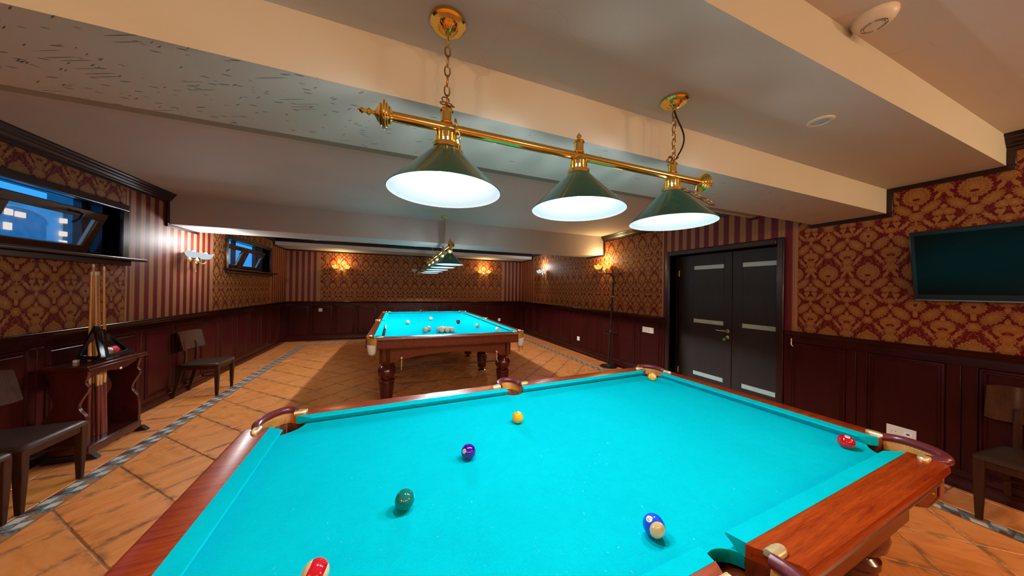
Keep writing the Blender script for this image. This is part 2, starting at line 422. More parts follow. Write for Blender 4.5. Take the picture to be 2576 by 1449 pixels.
M['bulb_white'] = emit('lit_bulb_white', (.9, .95, 1.0), 22)
M['glass_off'] = simple('unlit_frosted_glass', (.50, .44, .34), 0.2)
def tv_mat():
    t = NT('tv_screen'); t.set(Base_Color=(.003, .004, .004), Roughness=0.06, Specular_IOR_Level=0.16)
    f = t.noise(3, 2, vec=t.obj()); t.set(Roughness=t.ramp(f, [(0, 0.16), (1, 0.20)])); return t.mat
M['tv'] = tv_mat()
def pane_mat():
    t = NT('dusty_window_glass'); t.t.nodes.remove(t.b)
    tr = t.n('ShaderNodeBsdfTransparent'); gl = t.n('ShaderNodeBsdfGlossy'); gl.inputs['Roughness'].default_value = 0.03
    df = t.n('ShaderNodeBsdfDiffuse'); df.inputs['Color'].default_value = (.7, .75, .8, 1)
    m1 = t.n('ShaderNodeMixShader'); m2 = t.n('ShaderNodeMixShader'); m1.inputs[0].default_value = 0.10
    s_ = X(t, t.noise(7, 4, 0.7, t.scale(t.obj(), (1, 1, 0.35)), 1.0)).step(.5, .8)*0.14 + 0.03
    t.L(tr.outputs[0], m1.inputs[1]); t.L(gl.outputs[0], m1.inputs[2]); t.L(m1.outputs[0], m2.inputs[1]); t.L(df.outputs[0], m2.inputs[2])
    t.L(s_.v, m2.inputs[0]); t.L(m2.outputs[0], t.out.inputs['Surface']); return t.mat
M['pane'] = pane_mat()
M['facade'] = simple('facade_render', (.72, .82, .80), 0.8, var=0.15, scale=4)
M['facade_dark'] = simple('dark_facade_glass', (.26, .46, .52), 0.4, var=0.2, scale=6)
M['facade_green'] = simple('dark_green_shutter', (.10, .20, .22), 0.5, var=0.2, scale=6)
M['lit_window'] = emit('lit_window_glow', (1.0, .86, .80), 0.62)

# ================================================================ ROOM SHELL
XL, XR, YF, YB = -2.515, 3.822, 8.800, -4.0
ZC = 2.449
# --- floor: grout bed + tiles
floor = struct(MB().box(XL-.1, XR+.3, YB, YF+.1, -.06, -.004).build('floor', M['grout']))
BL0, BL1 = -2.045, -1.915; BR0, BR1 = 3.310, 3.440; BF0, BF1 = 8.12, 8.25
def clip(poly, nx, ny, d):                                   # keep nx*x+ny*y <= d
    out = []
    for i in range(len(poly)):
        a, b = poly[i], poly[(i+1) % len(poly)]
        da, db = nx*a[0]+ny*a[1]-d, nx*b[0]+ny*b[1]-d
        if da <= 0: out.append(a)
        if (da < 0) != (db < 0) and abs(da-db) > 1e-9:
            t = da/(da-db); out.append((a[0]+(b[0]-a[0])*t, a[1]+(b[1]-a[1])*t))
    return out
def area(p): return 0.5*abs(sum(p[i][0]*p[(i+1) % len(p)][1]-p[(i+1) % len(p)][0]*p[i][1] for i in range(len(p))))
PT, G = 0.3340, 0.0035
tiles = []                                                   # (polygon, centre, angle)
s2 = math.sqrt(2)
for i in range(-22, 40):
    for j in range(-22, 40):
        n0, m0 = 0.262 + PT*i, 0.880 + PT*j                  # n=(y-x)/sqrt2, m=(x+y)/sqrt2
        c = [(n0+G, m0+G), (n0+PT-G, m0+G), (n0+PT-G, m0+PT-G), (n0+G, m0+PT-G)]
        pl = [((m-n)/s2, (m+n)/s2) for n, m in c]
        for a in ((-1, 0, -(BL1+.004)), (1, 0, BR0-.004), (0, 1, BF0-.004), (0, -1, 1.2)): pl = clip(pl, *a) if len(pl) > 2 else []
        if len(pl) > 2 and area(pl) > 5e-4:
            n1, m1 = n0+PT/2, m0+PT/2; tiles.append((pl, ((m1-n1)/s2, (m1+n1)/s2), pi/4 + (pi/2)*random.randint(0, 3)))
def strip_tiles(x0, x1, y0, y1):
    yy = y0
    while yy < y1-.02:
        b = min(yy+PT, y1); tiles.append(([(x0+G, yy+G), (x1-G, yy+G), (x1-G, b-G), (x0+G, b-G)], ((x0+x1)/2, (yy+b)/2), (pi/2)*random.randint(0, 3))); yy += PT
strip_tiles(BL0-.30, BL0-.004, -1.2, YF); strip_tiles(XL, BL0-.305, -1.2, YF)
strip_tiles(BR1+.004, BR1+.30, -1.2, YF); strip_tiles(BR1+.305, XR+.25, -1.2, YF)
xx = BL0
while xx < BR1-.02:
    b = min(xx+PT, BR1); tiles.append(([(xx+G, BF1+.004), (b-G, BF1+.004), (b-G, BF1+.33), (xx+G, BF1+.33)], ((xx+b)/2, BF1+.17), 0.0)); xx += PT
def project(p):
    d = Vector(p) - EYE; zc = d.dot(fw)
    if zc < 0.05: return None
    return (W_PX/2 + F_PX*d.dot(rt)/zc, H_PX/2 - F_PX*d.dot(up)/zc, zc)
def vis_score(pl, c):
    q = [project((x, y, 0)) for x, y in pl]
    if any(v is None for v in q): return 0
    if max(v[0] for v in q) < 0 or min(v[0] for v in q) > W_PX or min(v[1] for v in q) > H_PX: return 0
    x, y = c
    if -.62 < x < 2.05 and .3 < y < 1.6: return 0              # under the near table
    return area([(v[0], v[1]) for v in q])
def tile_mesh(mb, pl, dz, c=(0, 0), ang=0.0):
    ca, sa = cos(-ang), sin(-ang); n = len(pl)
    L_ = [((x-c[0])*ca-(y-c[1])*sa, (x-c[0])*sa+(y-c[1])*ca) for x, y in pl]
    g = (sum(p[0] for p in L_)/n, sum(p[1] for p in L_)/n)
    ins = []
    for p in L_:
        d = Vector((g[0]-p[0], g[1]-p[1])); l = d.length; d = d/l*min(.006, l*.3); ins.append((p[0]+d.x, p[1]+d.y))
    mb.loft([[(x, y, -.012) for x, y in L_], [(x, y, dz-.004) for x, y in L_], [(x, y, dz) for x, y in ins]])
ranked = sorted(tiles, key=lambda t: -vis_score(t[0], t[1]))
full_mesh = {}
for pl, c, ang in ranked[:300]:
    mb = MB(); tile_mesh(mb, pl, 0.0, c, ang)
    o = mb.build('tile', M['tile'], floor, ang=20); o.location = (c[0], c[1], random.uniform(-.0012, .0008)); o.rotation_euler = (0, 0, ang)
mb = MB()
for pl, c, ang in ranked[300:]: tile_mesh(mb, pl, 0.0)
rest_tile = NT('terracotta_tile_field'); _p = rest_tile.pos()
rest_tile.set(Base_Color=rest_tile.ramp(rest_tile.noise(4, 4, 0.6, _p), [(0.3, (.56, .165, .03)), (0.7, (.76, .27, .075))]), Roughness=0.45)
tag(mb.build('distant_tiles', rest_tile.mat, floor, ang=20), kind='stuff')
lm = MB(); hl = 0.1665
lm.loft([[(-hl, -.063, -.012), (hl, -.063, -.012), (hl, .063, -.012), (-hl, .063, -.012)], [(-hl, -.063, -.002), (hl, -.063, -.002), (hl, .063, -.002), (-hl, .063, -.002)],
         [(-hl+.003, -.060, 0), (hl-.003, -.060, 0), (hl-.003, .060, 0), (-hl+.003, .060, 0)]])
l0 = lm.build('border_tile', M['listello'], floor, ang=20); first = True
def border(x, y, rz):
    global first
    o = l0 if first else l0.copy()
    if not first: COL.objects.link(o)
    first = False; o.location = (x, y, .0005); o.rotation_euler = (0, 0, rz)
yy = -1.0
while yy < BF1:
    border((BL0+BL1)/2, yy, pi/2); border((BR0+BR1)/2, yy, pi/2); yy += .336
xx = BL1 + .17
while xx < BR0 - .1: border(xx, (BF0+BF1)/2, 0); xx += .336

# --- walls (papered panels as faces in one shell per side)
def wall_x(name, x, segs, holes, thick, mats):
    """side wall in plane x; segs = [(y0, y1, material index)], holes = [(y0, y1, z0, z1)]"""
    mb = MB()
    for y0, y1, mi in segs:
        cuts = sorted({y0, y1} | {v for h in holes for v in h[:2] if y0 < v < y1})
        for a, b in zip(cuts, cuts[1:]):
            z = 0.0
            for h in sorted([h for h in holes if h[0] <= a + 1e-6 and h[1] >= b - 1e-6], key=lambda h: h[2]):
                if h[2] > z: mb.box(min(x, x+thick), max(x, x+thick), a, b, z, h[2], mi)
                z = h[3]
            mb.box(min(x, x+thick), max(x, x+thick), a, b, z, 2.75, mi)
    return struct(mb.build(name, mats))
W1 = (2.34, 4.095, 1.632, 2.100); W2 = (6.08, 7.775, 1.650, 2.130)
tall = lambda w: (w[0], w[1], w[2], w[3]+.032)
WX = [M['damask_y'], M['stripe_y']]
wl = wall_x('wall_left', XL, [(YB, 4.176, 0), (4.176, 5.665, 1), (5.665, 7.845, 0), (7.845, YF+.1, 1)], [tall(W1), tall(W2)], -.12, WX)
D = (1.889, 3.214, 0.0, 1.912)
wr = wall_x('wall_right', XR, [(YB, 1.73, 0), (1.73, 3.348, 1), (3.348, 7.884, 0), (7.884, YF+.1, 1)], [D], .12, WX)
mb = MB()
for x0, x1, mi in ((XL-.1, -1.794, 1), (-1.794, 3.156, 0), (3.156, XR+.1, 1)): mb.box(x0, x1, YF, YF+.12, 0, 2.75, mi)
wf = struct(mb.build('wall_far', [M['damask_x'], M['stripe_x']]))
wb = struct(MB().box(XL-.1, XR+.2, YB-.12, YB, 0, 2.75).build('wall_back', M['damask_x']))
# paper joint strips (gold edging where damask meets stripes)
M['edge'] = simple('gold_paper_edge', (.34, .17, .06), 0.5)
def edge_strip(o, b): b.build('paper_edge', M['edge'], o)
for y in (4.176, 5.665, 7.845): edge_strip(wl, MB().box(XL-.001, XL+.0015, y-.012, y+.012, .95, 2.449))
for y in (1.73, 3.348, 7.884): edge_strip(wr, MB().box(XR-.0015, XR+.001, y-.012, y+.012, .95, 2.449))
for x in (-1.794, 3.156): edge_strip(wf, MB().box(x-.012, x+.012, YF-.0015, YF+.001, .95, 2.44))

# --- wainscot: frame + raised panels + cap + baseboard, on each wall
CAPH = 1.0
def cap_profile():                                           # (out, z)
    return [(0, .945), (.016, .948), (.018, .962), (.026, .966), (.030, .980), (.042, .984), (.044, .996), (.040, 1.0), (0, 1.0)]
def base_profile(): return [(0, 0), (.030, 0), (.030, .052), (.024, .060), (.022, .074), (.014, .082), (.012, .092), (0, .096)]
def along(kind, fixed, sgn):                                 # maps (out, z, t) to 3-D on a wall
    if kind == 'x': return lambda o, z, t: (fixed + sgn*o, t, z)
    return lambda o, z, t: (t, fixed - o, z)
def wainscot(parent, kind, fixed, sgn, runs, panels, bname):
    fn = along(kind, fixed, sgn)
    for a, b in runs:
        m = MB(); m.prism([(0, .09), (.010, .09), (.010, .95), (0, .95)], fn, a, b); m.build('wainscot_backing', M['mahogany'], parent)
        MB().prism(cap_profile(), fn, a, b).build('cap_rail', M['mahogany_h'], parent, ang=25)
        struct(MB().prism(base_profile(), fn, a, b).build(bname, M['mahogany_h'], None, ang=25))
        m = MB(); m.prism([(.010, .088), (.022, .088), (.022, .135), (.010, .135)], fn, a, b); m.build('bottom_rail', M['mahogany_h'], parent, bevel=.003)
        m = MB(); m.prism([(.010, .885), (.022, .885), (.022, .95), (.010, .95)], fn, a, b); m.build('top_rail', M['mahogany_h'], parent, bevel=.003)
        edges = [a] + [v for p0, p1 in sorted(panels) if p0 > a-.01 and p1 < b+.01 for v in (p0-.022, p1+.022)] + [b]
        for e0, e1 in zip(edges[::2], edges[1::2]):
            if e1 - e0 > .01:
                mid = (e0+e1)/2
                for q0, q1 in (((e0, mid-.002), (mid+.002, e1)) if e1-e0 > .06 else ((e0, e1),)):
                    m = MB(); m.prism([(.010, .135), (.022, .135), (.022, .885), (.010, .885)], fn, q0, q1); m.build('stile', M['mahogany'], parent, bevel=.003)
    for p0, p1 in panels:
        m = MB(); lv = [(0, .010), (.006, .028), (.016, .030), (.022, .020), (.034, .022), (.040, .028)]
        secs = []
        for ins, out in lv:
            a, b, z0, z1 = p0-.022+ins, p1+.022-ins, .135+ins, .885-ins
            secs.append([fn(out, z0, a), fn(out, z0, b), fn(out, z1, b), fn(out, z1, a)])
        m.loft(secs); m.build('panel', M['mahogany'], parent, ang=20)
pr = [(1.723-.518*k-.344, 1.723-.518*k) for k in range(0, 6)]
pr = [(a, b) for a, b in pr]
pr2 = [(3.40+.4955*k, 3.40+.4955*k+.352) for k in range(11)]
wainscot(wr, 'x', XR-.003, -1, [(YB, 1.805), (3.290, YF)], pr + pr2, 'baseboard_right')
plft = [(2.948-.487*k-.0, 2.948-.487*k+.34) for k in range(6)] + [(3.440+.487*k, 3.440+.487*k+.340) for k in range(11)]
wainscot(wl, 'x', XL+.003, 1, [(YB, YF)], [p for p in plft if p[1] < YF-.03], 'baseboard_left')
pfar = [(-2.430+.5095*k, -2.430+.5095*k+.395) for k in range(12)]
wainscot(wf, 'y', YF-.003, 1, [(XL, XR)], pfar, 'baseboard_far')
# thin vertical dowel seen at the right of the door
MB().tube([(XR-.028, 1.752, .925), (XR-.028, 1.752, .86), (XR-.03, 1.735, .845)], .005).build('panel_clip', M['brass_satin'], wr)

# --- ceiling and beams (profile across the depth of the room)
def slab(name, y0, y1, z0, z1, mats, fm=None):
    """beam box across the room; fm = (front, bottom, back) material indices"""
    m = MB(); m.box(XL-.05, XR+.05, y0, y1, z0, z1)
    if fm:                                                   # faces: bottom, top, front, +x, back, -x
        m.m = [fm[1], fm[1], fm[0], fm[0], fm[2], fm[0]]
    return struct(m.build(name, mats))
PL = [M['plaster'], M['plaster_scr'], M['white_plaster']]
ceil = slab('ceiling', YB, YF+.1, 2.470, 2.6, M['white_plaster'])
def ceil_part(name, y0, y1, z0, z1, fm): 
    o = slab(name, y0, y1, z0, z1, PL, fm); o.parent = ceil; del o['kind']; return o
ceil_part('lowered_panel', .615, 1.14, 2.267, 2.475, (0, 0, 0))
ceil_part('beam', 1.133, 1.603, 2.066, 2.475, (0, 1, 0))
ceil_part('ledge', 2.10, 2.15, 2.2504, 2.475, (0, 0, 0))
ceil_part('main_panel', 2.14, 4.75, 2.449, 2.475, (2, 2, 2))
ceil_part('beam', 4.741, 5.295, 2.0935, 2.475, (2, 2, 2))
ceil_part('beam', 8.025, 8.81, 2.293, 2.475, (2, 2, 2))
# --- crown moulding and flat trims
def crown(kind, fixed, sgn, a, b, z, name):
    pf = [(0, z), (.075, z), (.075, z-.012), (.062, z-.022), (.058, z-.036), (.048, z-.044), (.046, z-.056), (.030, z-.070), (.028, z-.080), (.016, z-.088), (.014, z-.108), (0, z-.112)]
    return struct(MB().prism(pf, along(kind, fixed, sgn), a, b).build(name, M['trimwood'], ang=25))
crown('x', XL, 1, 2.15, 4.741, 2.449, 'trim_1'); crown('x', XR, -1, 2.15, 4.741, 2.449, 'trim_2')
crown('x', XL, 1, 5.295, 8.03, 2.470, 'trim_3'); crown('x', XR, -1, 5.295, 8.03, 2.470, 'trim_4')
crown('x', XL, 1, YB, .615, 2.470, 'trim_5'); crown('x', XR, -1, YB, .615, 2.470, 'trim_6')
pf = [(0, 2.470), (.075, 2.470), (.070, 2.44), (.045, 2.41), (.030, 2.385), (0, 2.372)]
struct(MB().prism(pf, lambda o, z, t: (t, 8.025-o, z), XL, XR).build('trim_7', M['trimwood'], ang=25))
struct(MB().box(XL, XR, YF-.016, YF, 2.255, 2.293).build('trim_8', M['trimwood'], bevel=.003))
k_ = 9
def trim(y0, y1, z0, z1, side):
    global k_
    x0, x1 = (XL, XL+.018) if side < 0 else (XR-.018, XR)
    struct(MB().box(x0, x1, y0, y1, z0, z1).build('trim_%d' % k_, M['trimwood'], bevel=.003)); k_ += 1
for sd in (-1, 1):
    trim(.580, .616, 2.267, 2.362, sd); trim(.580, 1.134, 2.232, 2.267, sd)
    trim(1.100, 1.134, 2.066, 2.232, sd); trim(1.100, 1.625, 2.031, 2.066, sd)
    trim(2.085, 2.165, 2.226, 2.250, sd)
    trim(4.705, 4.742, 2.0935, 2.338, sd); trim(4.705, 5.30, 2.060, 2.0935, sd)
    trim(7.99, 8.026, 2.293, 2.36, sd); trim(7.99, 8.79, 2.260, 2.293, sd)

# ================================================================ WINDOWS (left wall) and what lies outside
def window(name, w, n_sash, y_list, out_y):
    y0, y1, z0, z1 = w; root = sempty(name); d = .30
    m = MB(); xo = XL - d
    m.box(xo, XL+.004, y0-.02, y0, z0-.02, z1+.08); m.box(xo, XL+.004, y1, y1+.02, z0-.02, z1+.08)
    m.loft([[(XL+.004, y0-.02, z1), (XL+.004, y1+.02, z1), (XL+.004, y1+.02, z1+.03), (XL+.004, y0-.02, z1+.03)], [(xo, y0-.02, z1+.065), (xo, y1+.02, z1+.065), (xo, y1+.02, z1+.085), (xo, y0-.02, z1+.085)]]); m.box(xo, XL+.004, y0-.02, y1+.02, z0-.02, z0)
    m.build('reveal', M['trimwood'], root)
    m = MB()
    c = .075
    for a in ((y0-c, y0, z0, z1), (y1, y1+c, z0, z1)): m.box(XL, XL+.022, *a)
    m.box(XL, XL+.022, y0-c, y1+c, z1, z1+.062)
    m.build('casing', M['trimwood'], root, bevel=.006)
    m = MB(); m.box(XL-.02, XL+.115, y0-.10, y1+.155, z0-.028, z0); m.build('sill', M['trimwood'], root, bevel=.008)
    m = MB(); m.box(XL, XL+.045, y0-.07, y1+.07, z0-.075, z0-.028); m.build('sill_apron', M['trimwood'], root, bevel=.006)
    xf = XL - .235                                            # fixed frame
    m = MB(); fwid = .045
    m.box(xf-.05, xf+.01, y0, y1, z0, z0+fwid); m.box(xf-.05, xf+.01, y0, y1, z1+.045, z1+.06)
    for y in [y0] + [(y_list[i][1]+y_list[i+1][0])/2 - fwid/2 for i in range(len(y_list)-1)] + [y1-fwid]: m.box(xf-.05, xf+.01, y, y+fwid, z0, z1+.05)
    m.build('frame', M['sash'], root, bevel=.004)
    for (a, b) in y_list:                                     # sashes tipped into the room at the top
        h = z1 - z0 - .066; wdt = b - a; tl = R(21)
        def P(u, v, o): return (xf + .015 + sin(tl)*v + cos(tl)*o, a + u, z0 + .035 + cos(tl)*v - sin(tl)*o)
        s = MB(); fr = .072
        for u0, u1, v0, v1 in ((0, wdt, 0, fr), (0, wdt, h-fr, h), (0, fr, fr, h-fr), (wdt-fr, wdt, fr, h-fr)):
            s.loft([[P(u0, v0, 0), P(u1, v0, 0), P(u1, v1, 0), P(u0, v1, 0)], [P(u0, v0, .045), P(u1, v0, .045), P(u1, v1, .045), P(u0, v1, .045)]])
        so = s.build('sash', M['sash'], root, bevel=.005)
        g = MB(); g.loft([[P(fr-.01, fr-.01, .02), P(wdt-fr+.01, fr-.01, .02), P(wdt-fr+.01, h-fr+.01, .02), P(fr-.01, h-fr+.01, .02)],
                          [P(fr-.01, fr-.01, .026), P(wdt-fr+.01, fr-.01, .026), P(wdt-fr+.01, h-fr+.01, .026), P(fr-.01, h-fr+.01, .026)]])
        g.build('pane', M['pane'], so)
        sp = MB(); sp.loft([[P(wdt-fr-.012, fr, .012), P(wdt-fr, fr, .012), P(wdt-fr, h-fr, .012), P(wdt-fr-.012, h-fr, .012)],
                            [P(wdt-fr-.012, fr, .03), P(wdt-fr, fr, .03), P(wdt-fr, h-fr, .03), P(wdt-fr-.012, h-fr, .03)]])
        sp.build('glazing_spacer', M['frost'], so)
        hm = MB(); u = wdt*.62
        hm.tube([P(u-.05, h-.035, .050), P(u+.03, h-.035, .050)], .012)
        hm.tube([P(u+.02, h-.035, .052), P(u+.022, h-.04, .085), P(u+.005, h-.085, .095), P(u-.03, h-.125, .090)], [.009, .009, .009, .007])
        hm.build('handle', M['black_matte'], so)
    return root
window('window_1', W1, 2, [(2.38, 3.16), (3.215, 4.03)], 0)
window('window_2', W2, 2, [(6.12, 6.86), (6.92, 7.68)], 0)
# exterior: a light well and the rendered facade across the yard, below the open sky
ext = MB().box(-6.3, -6.1, -1, 14, 1.2, 2.92).build('outside_facade', M['facade']); struct(ext)
for k, yc in enumerate((7.85, 12.2)):
    w_, sp_ = .45, 2.45
    pts = [(-w_, 1.3), (w_, 1.3), (w_, sp_)] + [(w_*cos(a*pi/10), sp_+.22*sin(a*pi/10)) for a in range(1, 10)] + [(-w_, sp_)]
    am = MB(); am.prism(pts, lambda p, q, t: (t, yc+p, q), -6.12, -6.06); ao = am.build('archway', M['facade_dark'], ext)
    am = MB(); op = [(p*1.06, q) for p, q in pts[2:]]; am.tube([(-6.06, yc+p, q+.01) for p, q in op], .02, 6); am.build('arch_moulding', M['facade'], ao)
    MB().box(-6.12, -6.05, yc+.80, yc+1.75, 1.3, 2.85).build('shutter_door', M['facade_green'], ext)
    MB().box(-6.32, -6.12, yc+.80, yc+1.9, 2.9, 3.6).build('upper_storey', M['facade_green'], ext)
    MB().tube([(-6.0, yc+1.22, 1.3), (-6.0, yc+1.22, 2.9)], .025, 8).build('drain_pipe', M['facade'], ext)
    for dy, zc, hw, hz in ((-.15, 2.55, .045, .05), (.015, 2.54, .065, .045), (-.16, 2.31, .045, .06), (.755, 2.585, .028, .045), (.755, 2.33, .032, .045), (.755, 2.17, .03, .03)):
        MB().box(-6.1, -6.03, yc+dy-hw, yc+dy+hw, zc-hz, zc+hz).build('lit_window', M['lit_window'], ext)
struct(MB().box(-8, -2.66, -2, 14, 1.1, 1.3).build('outside_ground', M['facade']))

# ================================================================ DOOR
door = sempty('door_1')
m = MB(); c = .068
m.box(XR-.030, XR+.01, D[0]-c, D[0], 0, D[3]+c); m.box(XR-.030, XR+.01, D[1], D[1]+c, 0, D[3]+c); m.box(XR-.030, XR+.01, D[0], D[1], D[3], D[3]+c)
m.build('casing', M['trimwood'], door, bevel=.012, seg=3)
m = MB(); dd = .20
m.box(XR, XR+dd+.05, D[0]-.02, D[0], 0, D[3]+.02); m.box(XR, XR+dd+.05, D[1], D[1]+.02, 0, D[3]+.02); m.box(XR, XR+dd+.05, D[0], D[1], D[3], D[3]+.02)
m.build('jamb', M['trimwood'], door)
xd = XR + .165
def leaf(y0, y1, strips, nm='door_leaf'):
    h = 1.911
    lf = MB().box(xd, xd+.045, y0+.002, y1-.002, .008, h).build(nm, M['door_wood'], door, bevel=.003)
    a, b = strips
    for zc in (1.730, .980, .240):
        MB().box(xd-.003, xd+.01, a, b, zc-.026, zc+.026).build('glass_strip', M['frost'], lf)
    g = MB()                                                  # grooves that frame the panel
    for y in (a-.004, b+.001): g.box(xd-.0012, xd+.002, y, y+.003, .05, 1.86)
    g.build('groove', M['dark_slot'], lf)
    return lf
lfA = leaf(2.449, 3.205, (2.552, 2.960)); lfB = leaf(1.895, 2.447, (1.93, 2.325))
hd = MB(); hd.lathe([(.024, 0), (.024, .008), (.014, .012), (.010, .014), (.010, .045)], 20, (xd, 2.492, .890), (-1, 0, 0))
hd.tube([(xd-.045, 2.492, .890), (xd-.050, 2.52, .892), (xd-.052, 2.56, .888), (xd-.050, 2.615, .892)], [.009, .009, .008, .006])
hd.build('handle', M['chrome'], lfA)
hd = MB(); hd.lathe([(.022, 0), (.022, .007), (.010, .010), (.010, .018)], 20, (xd, 2.492, .807), (-1, 0, 0)); hd.box(xd-.045, xd-.016, 2.4905, 2.4935, .797, .815)
ko = hd.build('lock', M['chrome'], lfA)
MB().box(xd-.045, xd-.030, 2.500, 2.530, .765, .800).build('key_tag', M['green_tag'], lfA, bevel=.003)
for z in (.22, 1.66):
    MB().tube([(xd-.006, 3.198, z-.045), (xd-.006, 3.198, z+.045)], .008).build('hinge', M['brass_satin'], lfA)
struct(MB().box(XR+.30, XR+.34, D[0]-.3, D[1]+.3, 0, 2.2).build('door_backing', M['door_wood']))  # unseen panel added behind the door to block the blue sky at the gap
struct(MB().box(XR+.15, XR+.30, D[0]-.3, D[1]+.3, -.01, 0.0).build('floor_threshold', M['grout']))

# ================================================================ BILLIARD TABLES
def leg_parts(parent, x, y, prof, block, mat):
    m = MB(); m.lathe(prof, 28, (x, y, 0)); 
    lg = m.build('leg', mat, parent)
    if block:
        MB().box(x-block[0], x+block[0], y-block[0], y+block[0], block[1], block[2]).build('leg_block', mat, lg, bevel=.004)
    return lg
def rails(parent, zt, zc, N, B, O, um, skew, uc, vc, tipm, tipc, tipv, wood_m, depth, inset=0.0):
    """six rails: wood with cushion as sub-part. N,B,O = (half length, half width) of nose, border, outer edge"""
    def wprof(b, o): return [(b, zt), (o-.014, zt), (o-.004, zt-.004), (o, zt-.014), (o, zt-.028), (o-.006, zt-.034), (b, zt-.034)]
    def sprof(b, o): i = inset; return [(b, zt-.034), (o-.007, zt-.034), (o-.007-i*.3, zt-.042), (o-.001-i*.4, zt-.046), (o-i*.9, zt-depth+.022), (o+.004-i*.9, zt-depth+.018), (o+.004-i, zt-depth+.010), (o-.004-i, zt-depth+.006), (o-.012-i, zt-depth), (b, zt-depth)]
    def cprof(b, n): return [(b, zt+.0008), (n+.004, zt-.0005), (n, zt-.004), (n+.008, zt-.012), (n+.034, zc-.002), (b, zc-.002)]
    for sv in (1, -1):
        for su in (1, -1):
            w = MB(); pf = wprof(B[1], O[1]); k = lambda v: (v-B[1])/(O[1]-B[1])
            w.loft([[(su*(um + skew*k(v)), sv*v, z) for v, z in pf], [(su*(uc - .006*k(v)), sv*v, z) for v, z in pf]])
            r = w.build('rail', wood_m, parent, ang=30)
            w = MB(); pf = sprof(B[1], O[1]); w.loft([[(su*(um + skew*k(v)), sv*v, z) for v, z in pf], [(su*(uc - .006*k(v)), sv*v, z) for v, z in pf]]); w.build('rail_skirt', M['table_wood_dark'], r, ang=30)
            cpf = cprof(B[1], N[1]); q = lambda v: (v-N[1])/(B[1]-N[1])
            cu = MB(); cu.loft([[(su*(tipm + (um+.004-tipm)*q(v)), sv*v, z) for v, z in cpf], [(su*(tipc + (uc-.012-tipc)*q(v)), sv*v, z) for v, z in cpf]])
            cu.build('cushion', M['cloth'], r, ang=30)
    for su in (1, -1):
        w = MB(); pf = wprof(B[0], O[0]); k = lambda u: (u-B[0])/(O[0]-B[0])
        w.loft([[(su*u, vc + .010*k(u), z) for u, z in pf], [(su*u, -vc - .010*k(u), z) for u, z in pf]])
        r = w.build('rail', wood_m, parent, ang=30)
        w = MB(); pf = sprof(B[0], O[0]); w.loft([[(su*u, vc + .010*k(u), z) for u, z in pf], [(su*u, -vc - .010*k(u), z) for u, z in pf]]); w.build('rail_skirt', M['table_wood_dark'], r, ang=30)
        cpf = cprof(B[0], N[0]); q = lambda u: (u-N[0])/(B[0]-N[0])
        cu = MB(); cu.loft([[(su*u, tipv + (vc-tipv)*q(u), z) for u, z in cpf], [(su*u, -tipv - (vc-tipv)*q(u), z) for u, z in cpf]])
        cu.build('cushion', M['cloth'], r, ang=30)
def bed(parent, B, zc, rc, rm, cc, cm):
    pts = []
    a, b = B[0]-.004, B[1]-.004
    def arc(cx, cy, r, a0, a1, n=10): return [(cx + r*cos(R(a0+(a1-a0)*i/n)), cy + r*sin(R(a0+(a1-a0)*i/n))) for i in range(n+1)]
    ph = math.degrees(math.asin((cc[0]-a)/rc)) if cc[0] > a else 0
    # walk round: right side up, top side left ...
    def corner(sx, sy, flip):
        cx, cy = sx*cc[0], sy*cc[1]; out = []
        for i in range(13):
            ang = 90*i/12; out.append((cx - sx*rc*cos(R(ang)), cy - sy*rc*sin(R(ang))))
        out = [p for p in out if abs(p[0]) <= a+1e-6 and abs(p[1]) <= b+1e-6]
        ya = cy - sy*math.sqrt(max(rc*rc-(a-cc[0])**2, 0)); xa = cx - sx*math.sqrt(max(rc*rc-(b-cc[1])**2, 0))
        out = [(xa, sy*b)] + out + [(sx*a, ya)]
        return out[::-1] if flip else out
    def midp(sy):
        h = math.sqrt(max(rm*rm-(cm-b)**2, 1e-6)); a0 = math.degrees(math.atan2(cm-b, h))
        return [(-sy*(-rm*cos(R(a0+(180-2*a0)*i/10)))*1.0, sy*(cm - rm*sin(R(a0+(180-2*a0)*i/10)))) for i in range(11)]
    pts = corner(1, 1, True) + midp(1) + corner(-1, 1, False) + corner(-1, -1, True) + midp(-1) + corner(1, -1, False)
    m = MB(); n = len(pts); m.loft([[(x, y, zc-.035) for x, y in pts], [(x, y, zc-.004) for x, y in pts], [(x*.9995, y*.9995, zc) for x, y in pts]])
    return m.build('cloth_bed', M['cloth'], parent, ang=30)
